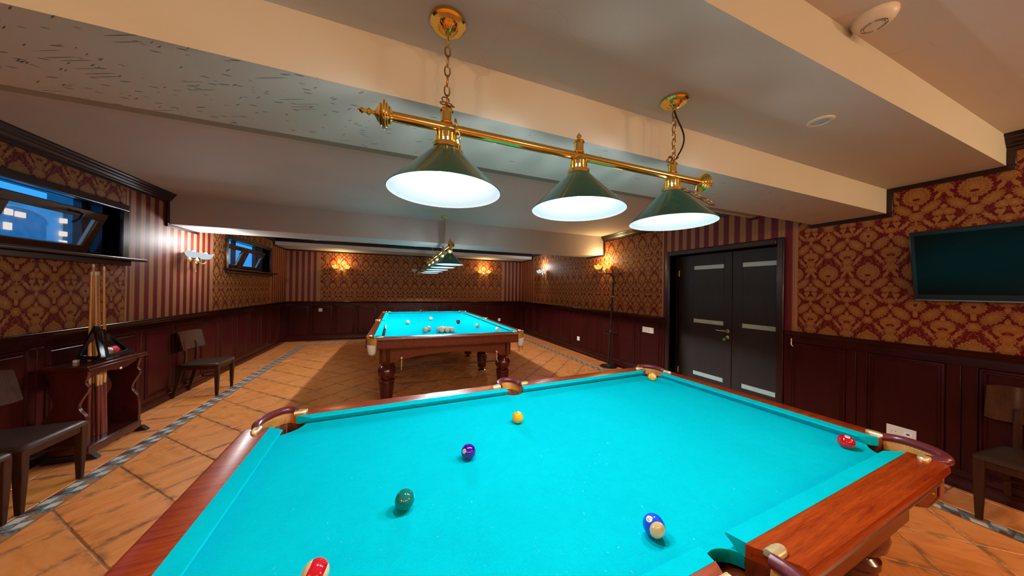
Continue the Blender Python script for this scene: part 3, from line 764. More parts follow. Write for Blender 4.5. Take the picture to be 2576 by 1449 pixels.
def pocket(parent, path, zt, leather=True, net=False, caps=()):
    """path: 2-D points of the rim from one rail end to the other"""
    P3 = [(x, y, zt-.004 + .012*sin(pi*i/(len(path)-1))) for i, (x, y) in enumerate(path)]
    rim = MB(); rim.tube(P3, .0170 if leather else .008, 10)
    po = rim.build('pocket', M['burgundy'] if leather else M['brass'], parent, ang=60)
    n = len(path); cx = sum(p[0] for p in path)/n; cy = sum(p[1] for p in path)/n
    e0, e1 = Vector(path[0]), Vector(path[-1]); mc = (e0+e1)/2
    def ins(p, k): return (p[0] + (mc.x-p[0])*k, p[1] + (mc.y-p[1])*k)
    ln = MB(); zz = (zt-.008, zt-.055) if leather else (zt-.012, zt-.085)
    top = [ins(p, .05) for p in path]; bot = [ins(p, .16) for p in path]
    vs = [(x, y, zz[0]) for x, y in top] + [(x, y, zz[1]) for x, y in bot] + [(x*1.0, y, zz[0]) for x, y in [ins(p, .02) for p in path]] + [(x, y, zz[1]) for x, y in [ins(p, .13) for p in path]]
    fs = []
    for i in range(n-1):
        fs += [(i, i+1, n+i+1, n+i), (2*n+i, 3*n+i, 3*n+i+1, 2*n+i+1), (i, 2*n+i, 2*n+i+1, i+1), (n+i, n+i+1, 3*n+i+1, 3*n+i)]
    ln.add(vs, fs); ln.build('leather_liner', M['tan'], po, ang=60)
    if leather:
        st = MB()
        for i in range(n-1):
            for f in (.15, .65):
                a = Vector(ins(path[i], .075)).lerp(Vector(ins(path[i+1], .075)), f); b = Vector(ins(path[i], .075)).lerp(Vector(ins(path[i+1], .075)), f+.28)
                st.tube([(a.x, a.y, zz[0]-.007), (b.x, b.y, zz[0]-.007)], .0012, 5)
        tag(st.build('stitching', M['stitch'], po), kind='stuff')
        for k in range(1, n-1, 2):
            p = path[k]; a = ins(p, .12); b = ins(p, .40)
            d = Vector((path[k+1][0]-path[k-1][0], path[k+1][1]-path[k-1][1])).normalized()*.0125
            s = MB(); rows = []
            for (q, z) in ((a, zz[1]+.006), (ins(p, .13), zz[1]-.085), (b, zz[1]-.150), (ins(p, .75), zz[1]-.170)):
                rows.append([(q[0]-d.x, q[1]-d.y, z), (q[0]+d.x, q[1]+d.y, z), (q[0]+d.x*.99+d.y*.3, q[1]+d.y*.99-d.x*.3, z-.002), (q[0]-d.x*.99+d.y*.3, q[1]-d.y*.99-d.x*.3, z-.002)])
            s.loft(rows); so = s.build('basket_strap', M['basket'], po)
            if k % 4 == 1:
                q = ins(p, .125); o_ = Vector((p[0]-mc.x, p[1]-mc.y, 0)).normalized(); MB().lathe([(.008, 0), (.006, .004), (.001, .006)], 10, (q[0]+o_.x*.004, q[1]+o_.y*.004, zz[1]-.075), o_).build('stud', M['brass'], so)
    if net:
        nm = MB(); k = 9; rows = []
        for lv, z in ((.14, zz[1]+.004), (.22, zt-.13), (.34, zt-.17), (.50, zt-.195)):
            c0 = Vector(ins((cx, cy), .3)); ring = []
            for j in range(14):
                a = 2*pi*j/14; r0 = .052*(1-lv)*1.15; ring.append((c0.x + r0*cos(a), c0.y + r0*sin(a), z))
            rows.append(ring)
        nm.loft(rows, cap=False)
        no = nm.build('net', M['net'], po, ang=60)
        w = no.modifiers.new('thick', 'SOLIDIFY'); w.thickness = .003
        tr = MB(); c0 = Vector(ins((cx, cy), .3)); zb = zt-.195
        tr.tube([(c0.x+.030*cos(2*pi*j/12), c0.y+.030*sin(2*pi*j/12), zb) for j in range(12)], .004, 6, True)
        for a in (0.4, 2.5, 4.6): tr.tube([(c0.x+.030*cos(a), c0.y+.030*sin(a), zb), (c0.x+.034*cos(a), c0.y+.034*sin(a), zb-.055), (c0.x+.018*cos(a), c0.y+.018*sin(a), zb-.065)], .004, 6)
        tr.build('ball_holder', M['brass'], po)
    for (x, y, ang, l, wd_) in caps:
        c_ = MB(); c_.M = Matrix.Translation((x, y, zt)) @ Matrix.Rotation(ang, 4, 'Z')
        out = [(-.004, -wd_), (l*.62, -wd_), (l*.82, -wd_*.86), (l*.96, -wd_*.5), (l, 0), (l*.96, wd_*.5), (l*.82, wd_*.86), (l*.62, wd_), (-.004, wd_)]
        c_.loft([[(p, q, -.006) for p, q in out], [(p, q, .006) for p, q in out], [(p*.93+.001, q*.72, .011) for p, q in out]])
        c_.build('brass_cap', M['brass_satin'], po, ang=50)
    return po
# ---- near table (numbered balls)
NT_LOC = (.754, 1.128, 0); NT_RZ = R(2.308)
near = thing('pool_table', 'near pool table with turquoise cloth, orange mahogany rails and leather pockets', 'pool table', NT_LOC, NT_RZ)
ZT, ZCL = .7435, .7090
N_, B_, O_ = (1.189, .608), (1.248, .654), (1.351, .756)
bed(near, B_, ZCL, .128, .072, (1.252, .657), .678)
rails(near, ZT, ZCL, N_, B_, O_, .060, .062, 1.183, .560, .053, 1.098, .512, M['table_wood'], .088, .022)
for su in (1, -1):
    for sv in (1, -1):
        p0, p1 = (1.176, .700), (1.292, .556)
        pth = bez((*p0, 0), (p0[0]+.03, p0[1]+.13, 0), (p1[0]+.065, p1[1]+.07, 0), (*p1, 0), 14)
        pocket(near, [(su*p.x, sv*p.y) for p in pth], ZT, True, False,
               ((su*1.183, sv*.700, pi if su > 0 else 0, .052, .0155), (su*1.292, sv*.560, -pi/2 if sv > 0 else pi/2, .052, .0155)))
for sv in (1, -1):
    pth = bez((.072, sv*.705, 0), (.075, sv*.83, 0), (-.075, sv*.83, 0), (-.072, sv*.705, 0), 14)
    pocket(near, [(p.x, p.y) for p in pth], ZT, True, False, ((.080, sv*.700, 0, .052, .0155), (-.080, sv*.700, pi, .052, .0155)))
for sx in (1, -1):
    MB().box(sx*1.22-.03, sx*1.22+.03, -.62, .62, .46, .665).build('apron', M['table_wood_dark'], near, bevel=.006)
for sy in (1, -1):
    MB().box(-1.19, 1.19, sy*.63-.03, sy*.63+.03, .46, .665).build('apron', M['table_wood_dark'], near, bevel=.006)
MB().box(-1.22, 1.22, -.62, .62, .64, .674).build('slate_bed', M['black_matte'], near)
NPROF = [(.045, 0), (.060, .004), (.062, .03), (.045, .04), (.060, .10), (.072, .22), (.066, .235), (.080, .245), (.080, .27), (.062, .285), (.095, .33), (.104, .375), (.095, .42), (.062, .455), (.070, .47)]
for sx in (1, -1):
    for sy in (1, -1): leg_parts(near, sx*1.10, sy*.53, NPROF, (.075, .465, .60), M['leg_wood'])
# ---- far table (white balls)
FT_LOC = (.668, 5.340, 0); FT_RZ = R(-.9)
far = thing('billiard_table', 'far billiard table with white balls, turquoise cloth and net pockets with brass holders', 'billiard table', FT_LOC, R(90-.4))
# local x = length (room depth), local y = width
FZ, FC = .832, .796
fO, fB, fN = (1.855, .955), (1.765, .868), (1.70, .803)
bed(far, fB, FC, .105, .060, (1.765, .868), .885)
rails(far, FZ, FC, fN, fB, fO, .050, .03, 1.715, .815, .045, 1.650, .752, M['table_wood_dark'], .128)
for su in (1, -1):
    for sv in (1, -1):
        p0, p1 = (1.712, .915), (1.815, .812)
        pth = bez((*p0, 0), (p0[0]+.03, p0[1]+.085, 0), (p1[0]+.085, p1[1]+.03, 0), (*p1, 0), 10)
        pocket(far, [(su*p.x, sv*p.y) for p in pth], FZ, False, True, ((su*1.712, sv*.905, pi if su > 0 else 0, .045, .016), (su*1.805, sv*.812, -pi/2 if sv > 0 else pi/2, .045, .016)))
for sv in (1, -1):
    pth = bez((.055, sv*.905, 0), (.055, sv*.99, 0), (-.055, sv*.99, 0), (-.055, sv*.905, 0), 10)
    pocket(far, [(p.x, p.y) for p in pth], FZ, False, True, ((.060, sv*.905, 0, .045, .016), (-.060, sv*.905, pi, .045, .016)))
arch = [(-.70, .520), (-.63, .525), (-.60, .545), (-.55, .550), (-.40, .580), (-.20, .598), (0, .604), (.20, .598), (.40, .580), (.55, .550), (.60, .545), (.63, .525), (.70, .520), (.70, .725), (-.70, .725)]
for su in (1, -1):
    a = MB(); a.prism(arch, lambda p, q, t, su=su: (su*t, p, q), 1.675, 1.715); a.build('apron', M['table_wood_dark'], far, bevel=.003)
arch2 = [(-1.64, .520), (-1.5, .530), (-1.1, .59), (-.95, .57), (-.7, .60), (0, .61), (.7, .60), (.95, .57), (1.1, .59), (1.5, .530), (1.64, .520), (1.64, .725), (-1.64, .725)]
for sv in (1, -1):
    a = MB(); a.prism(arch2, lambda p, q, t, sv=sv: (p, sv*t, q), .745, .785); a.build('apron', M['table_wood_dark'], far, bevel=.003)
MB().box(-1.72, 1.72, -.82, .82, .722, .762).build('slate_bed', M['black_matte'], far)
FPROF = [(.030, .040), (.060, .046), (.070, .06), (.074, .10), (.086, .245), (.078, .255), (.088, .262), (.088, .280), (.064, .294), (.080, .312), (.101, .350), (.104, .385), (.092, .425), (.060, .455), (.072, .475), (.080, .500)]
for lx in (1.66, .60, -.46, -1.52)[::-1]:
    for sv in (1, -1):
        lg = leg_parts(far, -lx if False else lx, sv*.735, FPROF, (.082, .495, .724), M['leg_wood'])
        f = MB(); f.lathe([(.066, 0), (.066, .006), (.045, .018), (.022, .026), (.014, .034), (.014, .045)], 20, (lx, sv*.735, 0)); f.build('brass_foot', M['brass'], lg)
# brass hooks under the front apron
hooks = []
for y in (.575, -.575):
    h = MB(); xh = -1.725
    h.sphere(.016, (xh-.006, y, .575), 12, 8); h.tube([(xh-.016, y, .575), (xh-.02, y, .555), (xh-.012, y, .50), (xh-.030, y, .452), (xh-.055, y, .452), (xh-.060, y, .475)], .0055, 8)
    h.build('cue_hook', M['brass_satin'], far)
# fix: legs were listed symmetric about the centre
# ================================================================ LAMPS
def chain(parent, p0, p1, name='chain', link=.036, r=.0028, w=.0085):
    p0, p1 = Vector(p0), Vector(p1); n = max(2, int((p1-p0).length/(link*.80))); m = MB(); d = (p1-p0)/n; t = d.normalized()
    u = t.cross(Vector((0, 1, 0)))
    u = Vector((1, 0, 0)) if u.length < .1 else u.normalized(); v = t.cross(u)
    for i in range(n):
        c = p0 + d*(i+.5); s = u if i % 2 else v
        pts = [c + s*(w*cos(a)) + t*(link/2*sin(a)) for a in [2*pi*k/12 for k in range(12)]]
        m.tube(pts, r, 5, True)
    return m.build(name, M['chain_brass'], parent)
def bar_lamp(name, label, origin, rz, length, pos, zbar, canopies, zceil, power, bulb_mat, zrim, bat, leak=10.0):
    """bar along local x; canopies = list of local x; shade positions = pos"""
    root = thing(name, label, 'pendant lamp', origin, rz)
    b = MB(); b.tube([(0, 0, zbar), (length, 0, zbar)], .0155, 20); bo = b.build('bar', M['brass'], root)
    for x, s in ((0, -1), (length, 1)):
        f = MB(); f.lathe([(.016, 0), (.020, .003), (.026, .006), (.028, .011), (.034, .014), (.036, .018), (.042, .021), (.044, .025), (.036, .029), (.033, .034), (.026, .037), (.022, .042), (.012, .047), (.006, .052), (.005, .058), (.010, .062), (.011, .067), (.006, .072), (.005, .080), (.009, .084), (.006, .090), (.001, .096)], 24, (x, 0, zbar), (s, 0, 0))
        f.build('bar_finial', M['brass'], root)
    for x in canopies:
        c = MB(); prof = [(.058, 0), (.058, -.010), (.052, -.015), (.034, -.016)]
        c.lathe([(r, z) for r, z in prof] + [(.030, -.022), (.018, -.032), (.008, -.036), (.006, -.050), (.0005, -.052)], 32, (x, 0, zceil))
        for k in range(20):
            a = 2*pi*k/20; c.tube([(x+.032*cos(a), .032*sin(a), zceil-.019), (x+.022*cos(a), .022*sin(a), zceil-.031), (x+.010*cos(a), .010*sin(a), zceil-.037)], .0022, 5)
        c.build('canopy', M['brass'], root)
        chain(root, (x, 0, zceil-.050), (x, 0, zbar+.075))
    for i, x in enumerate(pos):
        has = any(abs(x-c) < .05 for c in canopies)
        s = MB(); s.lathe([(.018, zbar+.012), (.021, zbar+.016), (.018, zbar+.020), (.018, zbar+.050), (.022, zbar+.054), (.020, zbar+.060), (.008, zbar+.064)] + ([(.001, zbar+.066)] if has else [(.010, zbar+.066), (.005, zbar+.072), (.010, zbar+.078), (.009, zbar+.083), (.004, zbar+.087), (.001, zbar+.094)]), 20, (x, 0, 0))
        s.build('bar_cap', M['brass'], root)
        if has:
            k = MB()
            for j in range(4):
                a = random.uniform(0, 6.28); k.tube([(x + .014*cos(a)*1.2 + .012*cos(t), .010*sin(a)+.012*sin(t)*cos(a), zbar+.075+.012*sin(t)*sin(a)+.004*j) for t in [2*pi*q/10 for q in range(10)]], .0022, 5, True)
            k.build('chain_knot', M['chain_brass'], root)
        za = zrim + .145
        sh = MB(); sh.lathe([(.036, za+.004), (.040, za), (.181, zrim+.002), (.183, zrim), (.181, zrim-.001)], 56, (x, 0, 0), cap=False)
        so = sh.build('shade', M['green_enamel'], root)
        ln = MB(); ln.lathe([(.034, za+.002), (.038, za-.002), (.1790, zrim+.0015), (.1812, zrim-.0012)], 56, (x, 0, 0), cap=False); ln.build('shade_lining', M['white_enamel'], so)
        g = MB(); g.lathe([(.040, za-.004), (.043, za), (.043, za+.012), (.034, za+.013)], 28, (x, 0, 0), cap=False)
        for k in range(14):
            a = 2*pi*k/14; ca, sa = cos(a), sin(a); w = .0048
            g.loft([[(x+.033*ca-w*sa, .033*sa+w*ca, z), (x+.033*ca+w*sa, .033*sa-w*ca, z), (x+.030*ca+w*sa, .030*sa-w*ca, z), (x+.030*ca-w*sa, .030*sa+w*ca, z)] for z in (za+.010, za+.046)])
        g.lathe([(.034, za+.044), (.031, za+.056), (.020, za+.064), (.012, zbar-.006)], 28, (x, 0, 0), cap=False)
        g.build('gallery', M['brass'], so)
        bm = MB(); bm.sphere(.028, (x, 0, zrim+.076), 16, 10); bm.build('bulb', bulb_mat, so)
        sl = shade_spot('shade_light', (0, 0, 0), power, bat, 2.0 if bat > 2 else 1.0); sl.parent = root; sl.location = (x, 0, zrim+.040)
        gl_ = lamp('gallery_light', (0, 0, 0), leak, COOL, .012); gl_.parent = root; gl_.location = (x, 0, za+.022)      # light that escapes through the gallery slots
        fx = MB(); fx.tube([(x, 0, zrim+.100), (x, 0, za+.008)], .014, 12); fx.tube([(x, 0, za+.036), (x, 0, za+.058)], .014, 12); fx.build('lamp_holder', M['white_enamel'], so)
    return root
lampn = bar_lamp('pendant_bar_lamp', 'near brass bar lamp with three green cone shades over the numbered balls', (-.017, .987, 0), 0, 1.372,
         (.166, .684, 1.192), 1.914, (.166, 1.200), 2.267, 10.2, M['bulb_near'], 1.700, 1.2)
c_ = MB(); c_.tube(bez((1.200, 0, 2.225), (1.185, -.03, 2.12), (1.31, -.02, 2.12), (1.200, 0, 1.985), 14), .0035, 6); c_.build('cord', M['black_matte'], lampn)
# loose chain ends
m = MB()
chain(lampn, (.190, -.025, 1.935), (.215, -.035, 1.775), 'hanging_chain', .034)
chain(lampn, (1.225, -.035, 1.850), (1.330, -.100, 1.775), 'hanging_chain', .034)
bar_lamp('pendant_bar_lamp', 'far brass bar lamp with five green cone shades over the white balls', (.668, 3.88, 0), R(90), 2.86,
         (.07, .69, 1.305, 1.92, 2.535), 1.955, (.565, 2.06), 2.449, 2.1, M['bulb_far'], 1.700, 47.0)
# ================================================================ SCONCES
def sconce(name, label, loc, rz, kinds, chain_=True, wav=False):
    """local +y points away from the wall, x along it; kinds = glass materials of the two bowls"""
    root = thing(name, label, 'wall lamp', loc, rz, None)
    b = MB(); b.lathe([(.042, 0), (.042, .006), (.032, .014), (.018, .020), (.014, .050), (.022, .060), (.014, .075)], 20, (0, 0, -.02), (0, 1, 0)); b.build('wall_plate', M['brass_satin'], root)
    f = MB(); f.lathe([(.002, -.085), (.010, -.075), (.006, -.065), (.020, -.055), (.026, -.035), (.018, -.015), (.012, 0), (.006, .02)], 16, (0, .062, 0)); f.build('finial', M['brass_satin'], root)
    for s, k in zip((-1, 1), kinds):
        a = MB(); a.tube(bez((0, .062, -.03), (s*.05, .075, -.09), (s*.135, .10, -.085), (s*.130, .095, -.02), 12), .0055, 8)
        a.lathe([(.008, -.030), (.020, -.022), (.026, -.012), (.022, -.008)], 16, (s*.130, .095, 0)); a.build('arm', M['brass_satin'], root)
        g = MB(); secs = []; n = 28
        for r, z in ((.018, -.012), (.045, -.002), (.066, .022), (.076, .050), (.080, .066), (.077, .066), (.072, .050), (.062, .024), (.042, .003), (.016, -.007)):
            ring = []
            for q in range(n):
                an = 2*pi*q/n; dz = (.010*cos(3*an)*(r/.08)**2 if wav else .003*cos(8*an)*(r/.08)**2)
                ring.append((s*.130 + r*cos(an)*(1.1 if wav else 1), .095 + r*sin(an), z+dz))
            secs.append(ring)
        g.loft(secs, cap=False)
        mat = {'warm': M['glass_warm'], 'cool': M['glass_cool'], 'off': M['glass_off']}[k]
        go = g.build('glass_bowl', mat, root, ang=60)
        bm = MB(); bm.lathe([(.008, .008), (.016, .03), (.020, .055), (.014, .078), (.002, .086)], 14, (s*.130, .095, 0))
        bm.build('bulb', {'warm': M['bulb_warm'], 'cool': M['bulb_white'], 'off': M['plastic_white']}[k], go)
    if chain_:
        c = MB(); c.tube([(.02, .065, -.04), (.02, .065, -.17)], .0015, 5); c.lathe([(.002, 0), (.006, -.004), (.006, -.018), (.002, -.022)], 10, (.02, .065, -.17)); c.build('pull_chain', M['brass_satin'], root)
    return root
SG = None
def sconce_light(x, y, z, p, col): lamp('sconce_glow', (x, y, z), p, col, .05)
sconce('wall_sconce', 'white lit two-bowl sconce between the two windows on striped paper', (XL, 5.165, 1.735), R(-90), ('cool', 'cool'), True, True)
sconce('wall_sconce', 'amber lit sconce left of the lamp row, beside the striped paper of the far wall', (-1.310, YF, 1.855), R(180), ('warm', 'warm'))
sconce('wall_sconce', 'unlit sconce on the far wall half hidden behind the far lamp shades', (.620, YF, 1.835), R(180), ('off', 'off'))
sconce('wall_sconce', 'amber lit sconce on the far wall right of the far lamp shades', (2.535, YF, 1.870), R(180), ('warm', 'warm'))
sconce('wall_sconce', 'white lit sconce on the right wall near the far corner', (XR, 7.22, 1.850), R(90), ('cool', 'cool'), False)
sconce('wall_sconce', 'amber lit sconce on the right wall above the coat stand', (XR, 4.655, 1.815), R(90), ('warm', 'warm'), False)
for x, y, z, p, c in ((XL+.28, 5.13, 1.95, 8, (.95, .97, 1)), (XL+.28, 5.38, 1.95, 5, (.95, .97, 1)), (-1.31, YF-.13, 2.02, 5.5, WARM), (2.535, YF-.13, 2.03, 5.5, WARM), (XR-.13, 7.22, 2.02, 6, (.95, .97, 1)), (XR-.13, 4.655, 2.0, 9, WARM)): sconce_light(x, y, z, p, c)
# ================================================================ BALLS
def text_mesh(txt, size):
    cu = bpy.data.curves.new('digits', 'FONT'); cu.body = txt; cu.size = size; cu.align_x = 'CENTER'; cu.align_y = 'CENTER'
    o = bpy.data.objects.new('digits', cu); COL.objects.link(o); dg = bpy.context.evaluated_depsgraph_get()
    me = bpy.data.meshes.new_from_object(o.evaluated_get(dg)); bpy.data.objects.remove(o); bpy.data.curves.remove(cu)
    import bmesh
    bm = bmesh.new(); bm.from_mesh(me); bmesh.ops.triangulate(bm, faces=bm.faces); bmesh.ops.subdivide_edges(bm, edges=bm.edges, cuts=1); bm.to_mesh(me); bm.free()
    vs = [tuple(v.co) for v in me.vertices]; fs = [tuple(p.vertices) for p in me.polygons]; bpy.data.meshes.remove(me); return vs, fs
def hit(px, py, c, r):
    d = ray(px, py); oc = EYE - c; b = oc.dot(d); disc = b*b - (oc.dot(oc) - r*r)
    if disc < 0:                                             # grazing: nearest point of the ray
        p = EYE + d*(-b); return (p - c).normalized()
    return (EYE + d*(-b - math.sqrt(disc)) - c).normalized()
def ball_mat(name, col, band=None, capcol=(.62, .50, .27)):
    t = NT(name); t.set(Roughness=0.07, Coat_Weight=0.5, Coat_Roughness=0.02)
    if band is None:
        f = t.noise(20, 2, vec=t.obj()); t.set(Base_Color=t.ramp(f, [(0, tuple(c*.96 for c in col)), (1, col)]))
    else:
        x, y, z = t.sep(t.obj()); t.set(Base_Color=t.mix((z.abs()/.0288).gt(band), col, capcol))
    return t.mat
def ball(name, label, px, py, col, num, spot, axis=None, upv=None, r=.0286, z=ZCL, band=None):
    d = ray(px, py); t = (z + r - EYE.z)/d.z; c = EYE + d*t
    ax = hit(*axis, c, r) if axis else Vector((0, 0, 1))
    q = Vector((0, 0, 1)).rotation_difference(ax)
    m = MB(); m.sphere(r, (0, 0, 0), 40, 24); o = m.build(name, ball_mat(name + '_gloss', col, band), None, ang=80)
    o.location = c; o.rotation_mode = 'QUATERNION'; o.rotation_quaternion = q
    tag(o, label, 'ball', 'numbered balls on the near table')
    if spot:
        sd = q.inverted() @ hit(*spot, c, r); uv = q.inverted() @ Vector(upv or (0, 0, 1))
        uv = (uv - sd*uv.dot(sd)).normalized(); rv = uv.cross(sd)
        def P(u, v, k):
            p = sd*r + rv*u + uv*v; return tuple(p.normalized()*(r*k))
        s = MB(); n = 24; vs = [P(0, 0, 1.006)]; fs = []
        for ring in (1, 2, 3):
            for i in range(n): a = 2*pi*i/n; vs.append(P(.0088*ring/3*cos(a), .0088*ring/3*sin(a), 1.006))
        for i in range(n): fs.append((0, 1+i, 1+(i+1) % n))
        for ring in (0, 1):
            for i in range(n): j = (i+1) % n; fs.append((1+ring*n+i, 1+(ring+1)*n+i, 1+(ring+1)*n+j, 1+ring*n+j))
        s.add(vs, fs); s.build('number_spot', M['ivory'], o, ang=80)
        vs, fs = text_mesh(num, .0125 if len(num) == 1 else .0105)
        dgt = MB(); dgt.add([P(x, y, 1.012) for x, y, _ in vs], fs); dgt.build('number', M['black'], o, ang=80)
    return o
ball('pool_ball', 'solid yellow ball on the turquoise cloth, near the middle pocket', 1302.5, 1050, (.72, .36, .002), '1', (1306.5, 1037))
ball('pool_ball', 'solid purple ball with number 4 facing left', 1178.5, 1136, (.040, .001, .24), '4', (1167.5, 1135))
ball('pool_ball', 'solid dark green ball on the turquoise cloth', 1018, 1257, (.002, .150, .125), '6', (1044, 1247))
ball('pool_ball', 'solid red ball by the right corner pocket', 2128.5, 1111, (.46, .002, .010), '3', (2132, 1098.5), upv=(0, 1, .3))
ball('pool_ball', 'blue striped ball with number 10 and an ivory end', 1645, 1322, (.006, .075, .62), '10', (1632.8, 1304.9), (1658.5, 1340), upv=(-.35, -1, 0), band=.66)
ball('pool_ball', 'yellow striped ball resting at the far right corner pocket', 1641, 948, (.80, .36, .006), '9', (1642, 955.5), (1648, 942.5), upv=(0, 0, -1), band=.66)
ball('pool_ball', 'red striped ball with cream end at the near edge of the picture', 792, 1444, (.50, .004, .016), '11', (796, 1466), (756, 1436), band=.58)
# white balls of the far table
RB = .034
bm_ = MB(); bm_.sphere(RB, (0, 0, 0), 28, 18); wb0 = bm_.build('billiard_ball', M['ivory'], None, ang=80)
first_b = True
def wball(x, y, label, red=False, z=FC+RB, group='white balls on the far table'):
    global first_b
    o = wb0 if first_b else wb0.copy()
    if not first_b: COL.objects.link(o)
    first_b = False
    o.location = (x, y, z); tag(o, label, 'ball', group)
    if red:
        o.data = o.data.copy(); o.data.materials[0] = ball_mat('dark_red_ball_gloss', (.16, .006, .022))
    return o
wball(.192, 5.001, 'lone white ball at the left of the far cloth, near the left rail')
wball(.609, 5.504, 'white ball farthest back on the far table')
wball(.981, 4.881, 'dark red ball on the far table', True)
wball(1.160, 4.318, 'white ball between the dark red ball and the right rail')
wball(1.317, 3.833, 'white ball nearest the right front corner pocket of the far table')
wball(.381, 4.035, 'nearer ball of the white pair left of the cluster')
wball(.436, 4.150, 'rear ball of the white pair left of the cluster')
for x, y, w_ in ((.548, 4.000, 'leftmost ball'), (.580, 3.940, 'front left ball'), (.650, 3.942, 'front middle ball'), (.719, 3.960, 'rightmost ball'), (.615, 4.000, 'second row left ball'),
                 (.684, 4.004, 'second row right ball'), (.650, 4.062, 'third row right ball'), (.581, 4.060, 'third row left ball'), (.617, 4.120, 'rearmost ball')):
    wball(x, y, w_ + ' of the tight white cluster at the front of the far table', group='clustered white balls')
# cue lying on the far table, and the rest hanging on its hooks
def cue_mesh(L_, r0, r1, split, tip=True):
    m = MB(); m.lathe([(r0, 0), (r0*1.0, .02), (r0+(r1-r0)*split, L_*split)], 14, (0, 0, 0), mi=0)
    m.lathe([(r0+(r1-r0)*split, L_*split), (r1, L_-.03)], 14, (0, 0, 0), mi=1); m.lathe([(r1, L_-.03), (r1, L_-.008), (r1*.7, L_)], 14, (0, 0, 0), mi=2)
    return m
o = cue_mesh(1.23, .014, .010, .66).build('cue', [M['black'], M['plastic_white'], M['plastic_white']]); tag(o, 'black cue with white tip lying along the left cushion of the far table', 'cue')
p0, p1 = Vector((-.112, 3.600, FC+.0155)), Vector((-.124, 4.83, FC+.0115)); o.location = p0; o.rotation_mode = 'QUATERNION'; o.rotation_quaternion = Vector((0, 0, 1)).rotation_difference(p1-p0)
hk = [far.matrix_basis @ Vector((-1.725-.043, y, .466)) for y in (.575, -.575)]
d_ = (hk[1]-hk[0]); L_ = d_.length + .16
r_ = MB(); r_.lathe([(.008, 0), (.010, .01), (.0085, .4), (.006, L_-.02), (.006, L_)], 12); o = r_.build('cue_rest', M['black'])
tag(o, 'black cue rest hanging on brass hooks under the far table', 'cue'); o.location = hk[0] - d_.normalized()*.075; o.rotation_mode = 'QUATERNION'; o.rotation_quaternion = Vector((0, 0, 1)).rotation_difference(d_)
b_ = MB(); b_.lathe([(.004, L_-.005), (.012, L_), (.012, L_+.012)], 10); b_.tube([(-.030, 0, L_+.008), (.030, 0, L_+.008)], .004, 8); b_.build('cross_head', M['brass_satin'], o)

# ================================================================ CHAIRS
def chair(label, loc, rz, group=None):
    """local: seat faces -y, backrest at +y"""
    c = thing('dining_chair', label, 'chair', loc, rz, group)
    wt, wb_, d0, d1, zs = .205, .175, -.20, .20, .405
    s = MB(); poly = [(-wt, d0), (wt, d0), (wb_, d1), (-wb_, d1)]
    def rp(ins, z, rr=.03):
        out = []
        for i, (x, y) in enumerate(poly):
            sx = 1 if x > 0 else -1; sy = 1 if y > 0 else -1
            for a in range(4):
                an = R(a*30); an = (pi/2-an) if (sx*sy > 0) == True and False else an
                cx, cy = x - sx*(rr+ins), y - sy*(rr+ins)
                # order so the outline runs counter-clockwise
                th = {(-1, -1): 180, (1, -1): 270, (1, 1): 0, (-1, 1): 90}[(sx, sy)] + a*30
                out.append((cx + rr*cos(R(th)), cy + rr*sin(R(th)), z))
        return out
    s.loft([rp(.004, zs-.030), rp(0, zs-.024), rp(0, zs-.010), rp(.008, zs-.002), rp(.03, zs+.003)]); s.build('seat', M['seat_leather'], c, ang=40)
    fr = MB()
    for x in (-.185, .165): fr.loft([[(x, d0+.02, zs-.075), (x+.02, d0+.02, zs-.075), (x+.02, d0+.02, zs-.03), (x, d0+.02, zs-.03)], [(x*.86, d1-.02, zs-.075), (x*.86+.02, d1-.02, zs-.075), (x*.86+.02, d1-.02, zs-.03), (x*.86, d1-.02, zs-.03)]])
    fr.box(-.18, .18, d0+.016, d0+.036, zs-.075, zs-.03); fr.box(-.15, .15, d1-.036, d1-.016, zs-.075, zs-.03); fr.build('seat_frame', M['chair_wood'], c, bevel=.003)
    for sx in (-1, 1):
        f = MB(); q = .019
        f.loft([[(sx*(.180)+a*w_, d0+.030+b*w_, z) for a, b in ((-1, -1), (1, -1), (1, 1), (-1, 1))] for z, w_ in ((0, .0125), (.13, .017), (.24, .020), (zs-.028, .021))]); f.build('leg', M['chair_wood'], c, bevel=.003)
        pts = [(sx*.150, d1+.060, 0), (sx*.150, d1+.020, .16), (sx*.150, d1-.020, .33), (sx*.150, d1-.022, .40)]
        f = MB(); f.loft([[(x+a*.014, y+b*.018, z) for a, b in ((-1, -1), (1, -1), (1, 1), (-1, 1))] for x, y, z in pts]); f.build('leg', M['chair_wood'], c, bevel=.003)
        pts = [(sx*.110, d1-.030, .385), (sx*.110, d1-.038, .47), (sx*.110, d1-.036, .56), (sx*.110, d1-.018, .66)]
        f = MB(); f.loft([[(x+a*.015, y+b*.010, z) for a, b in ((-1, -1), (1, -1), (1, 1), (-1, 1))] for x, y, z in pts]); f.build('back_post', M['chair_wood'], c, bevel=.003)
    b = MB(); secs = []
    for i in range(13):
        x = -.220 + .440*i/12; bow = .050*(1-(x/.22)**2) - .085; 
        zt_, zb_ = .795, .570; m_ = (zt_+zb_)/2; hh = (zt_-zb_)/2*(.90+.10*min(1, (1-abs(x)/.22)*8))
        secs.append([(x, d1+bow+.012-.0, m_-hh), (x, d1+bow+.030, m_-hh), (x, d1+bow+.030+.045, m_+hh), (x, d1+bow+.012+.045, m_+hh)])
    b.loft(secs); b.build('backrest', M['chair_wood'], c, ang=30)
    h = MB(); h.tube([(-.150+.0, d0+.04, .24)] + [(.150*-cos(a), d0+.09+.15*sin(a)*1.0, .24) for a in [pi*k/10 for k in range(1, 10)]] + [(.150, d0+.04, .24)], .007, 8); h.build('hoop_stretcher', M['chair_wood'], c)
    return c
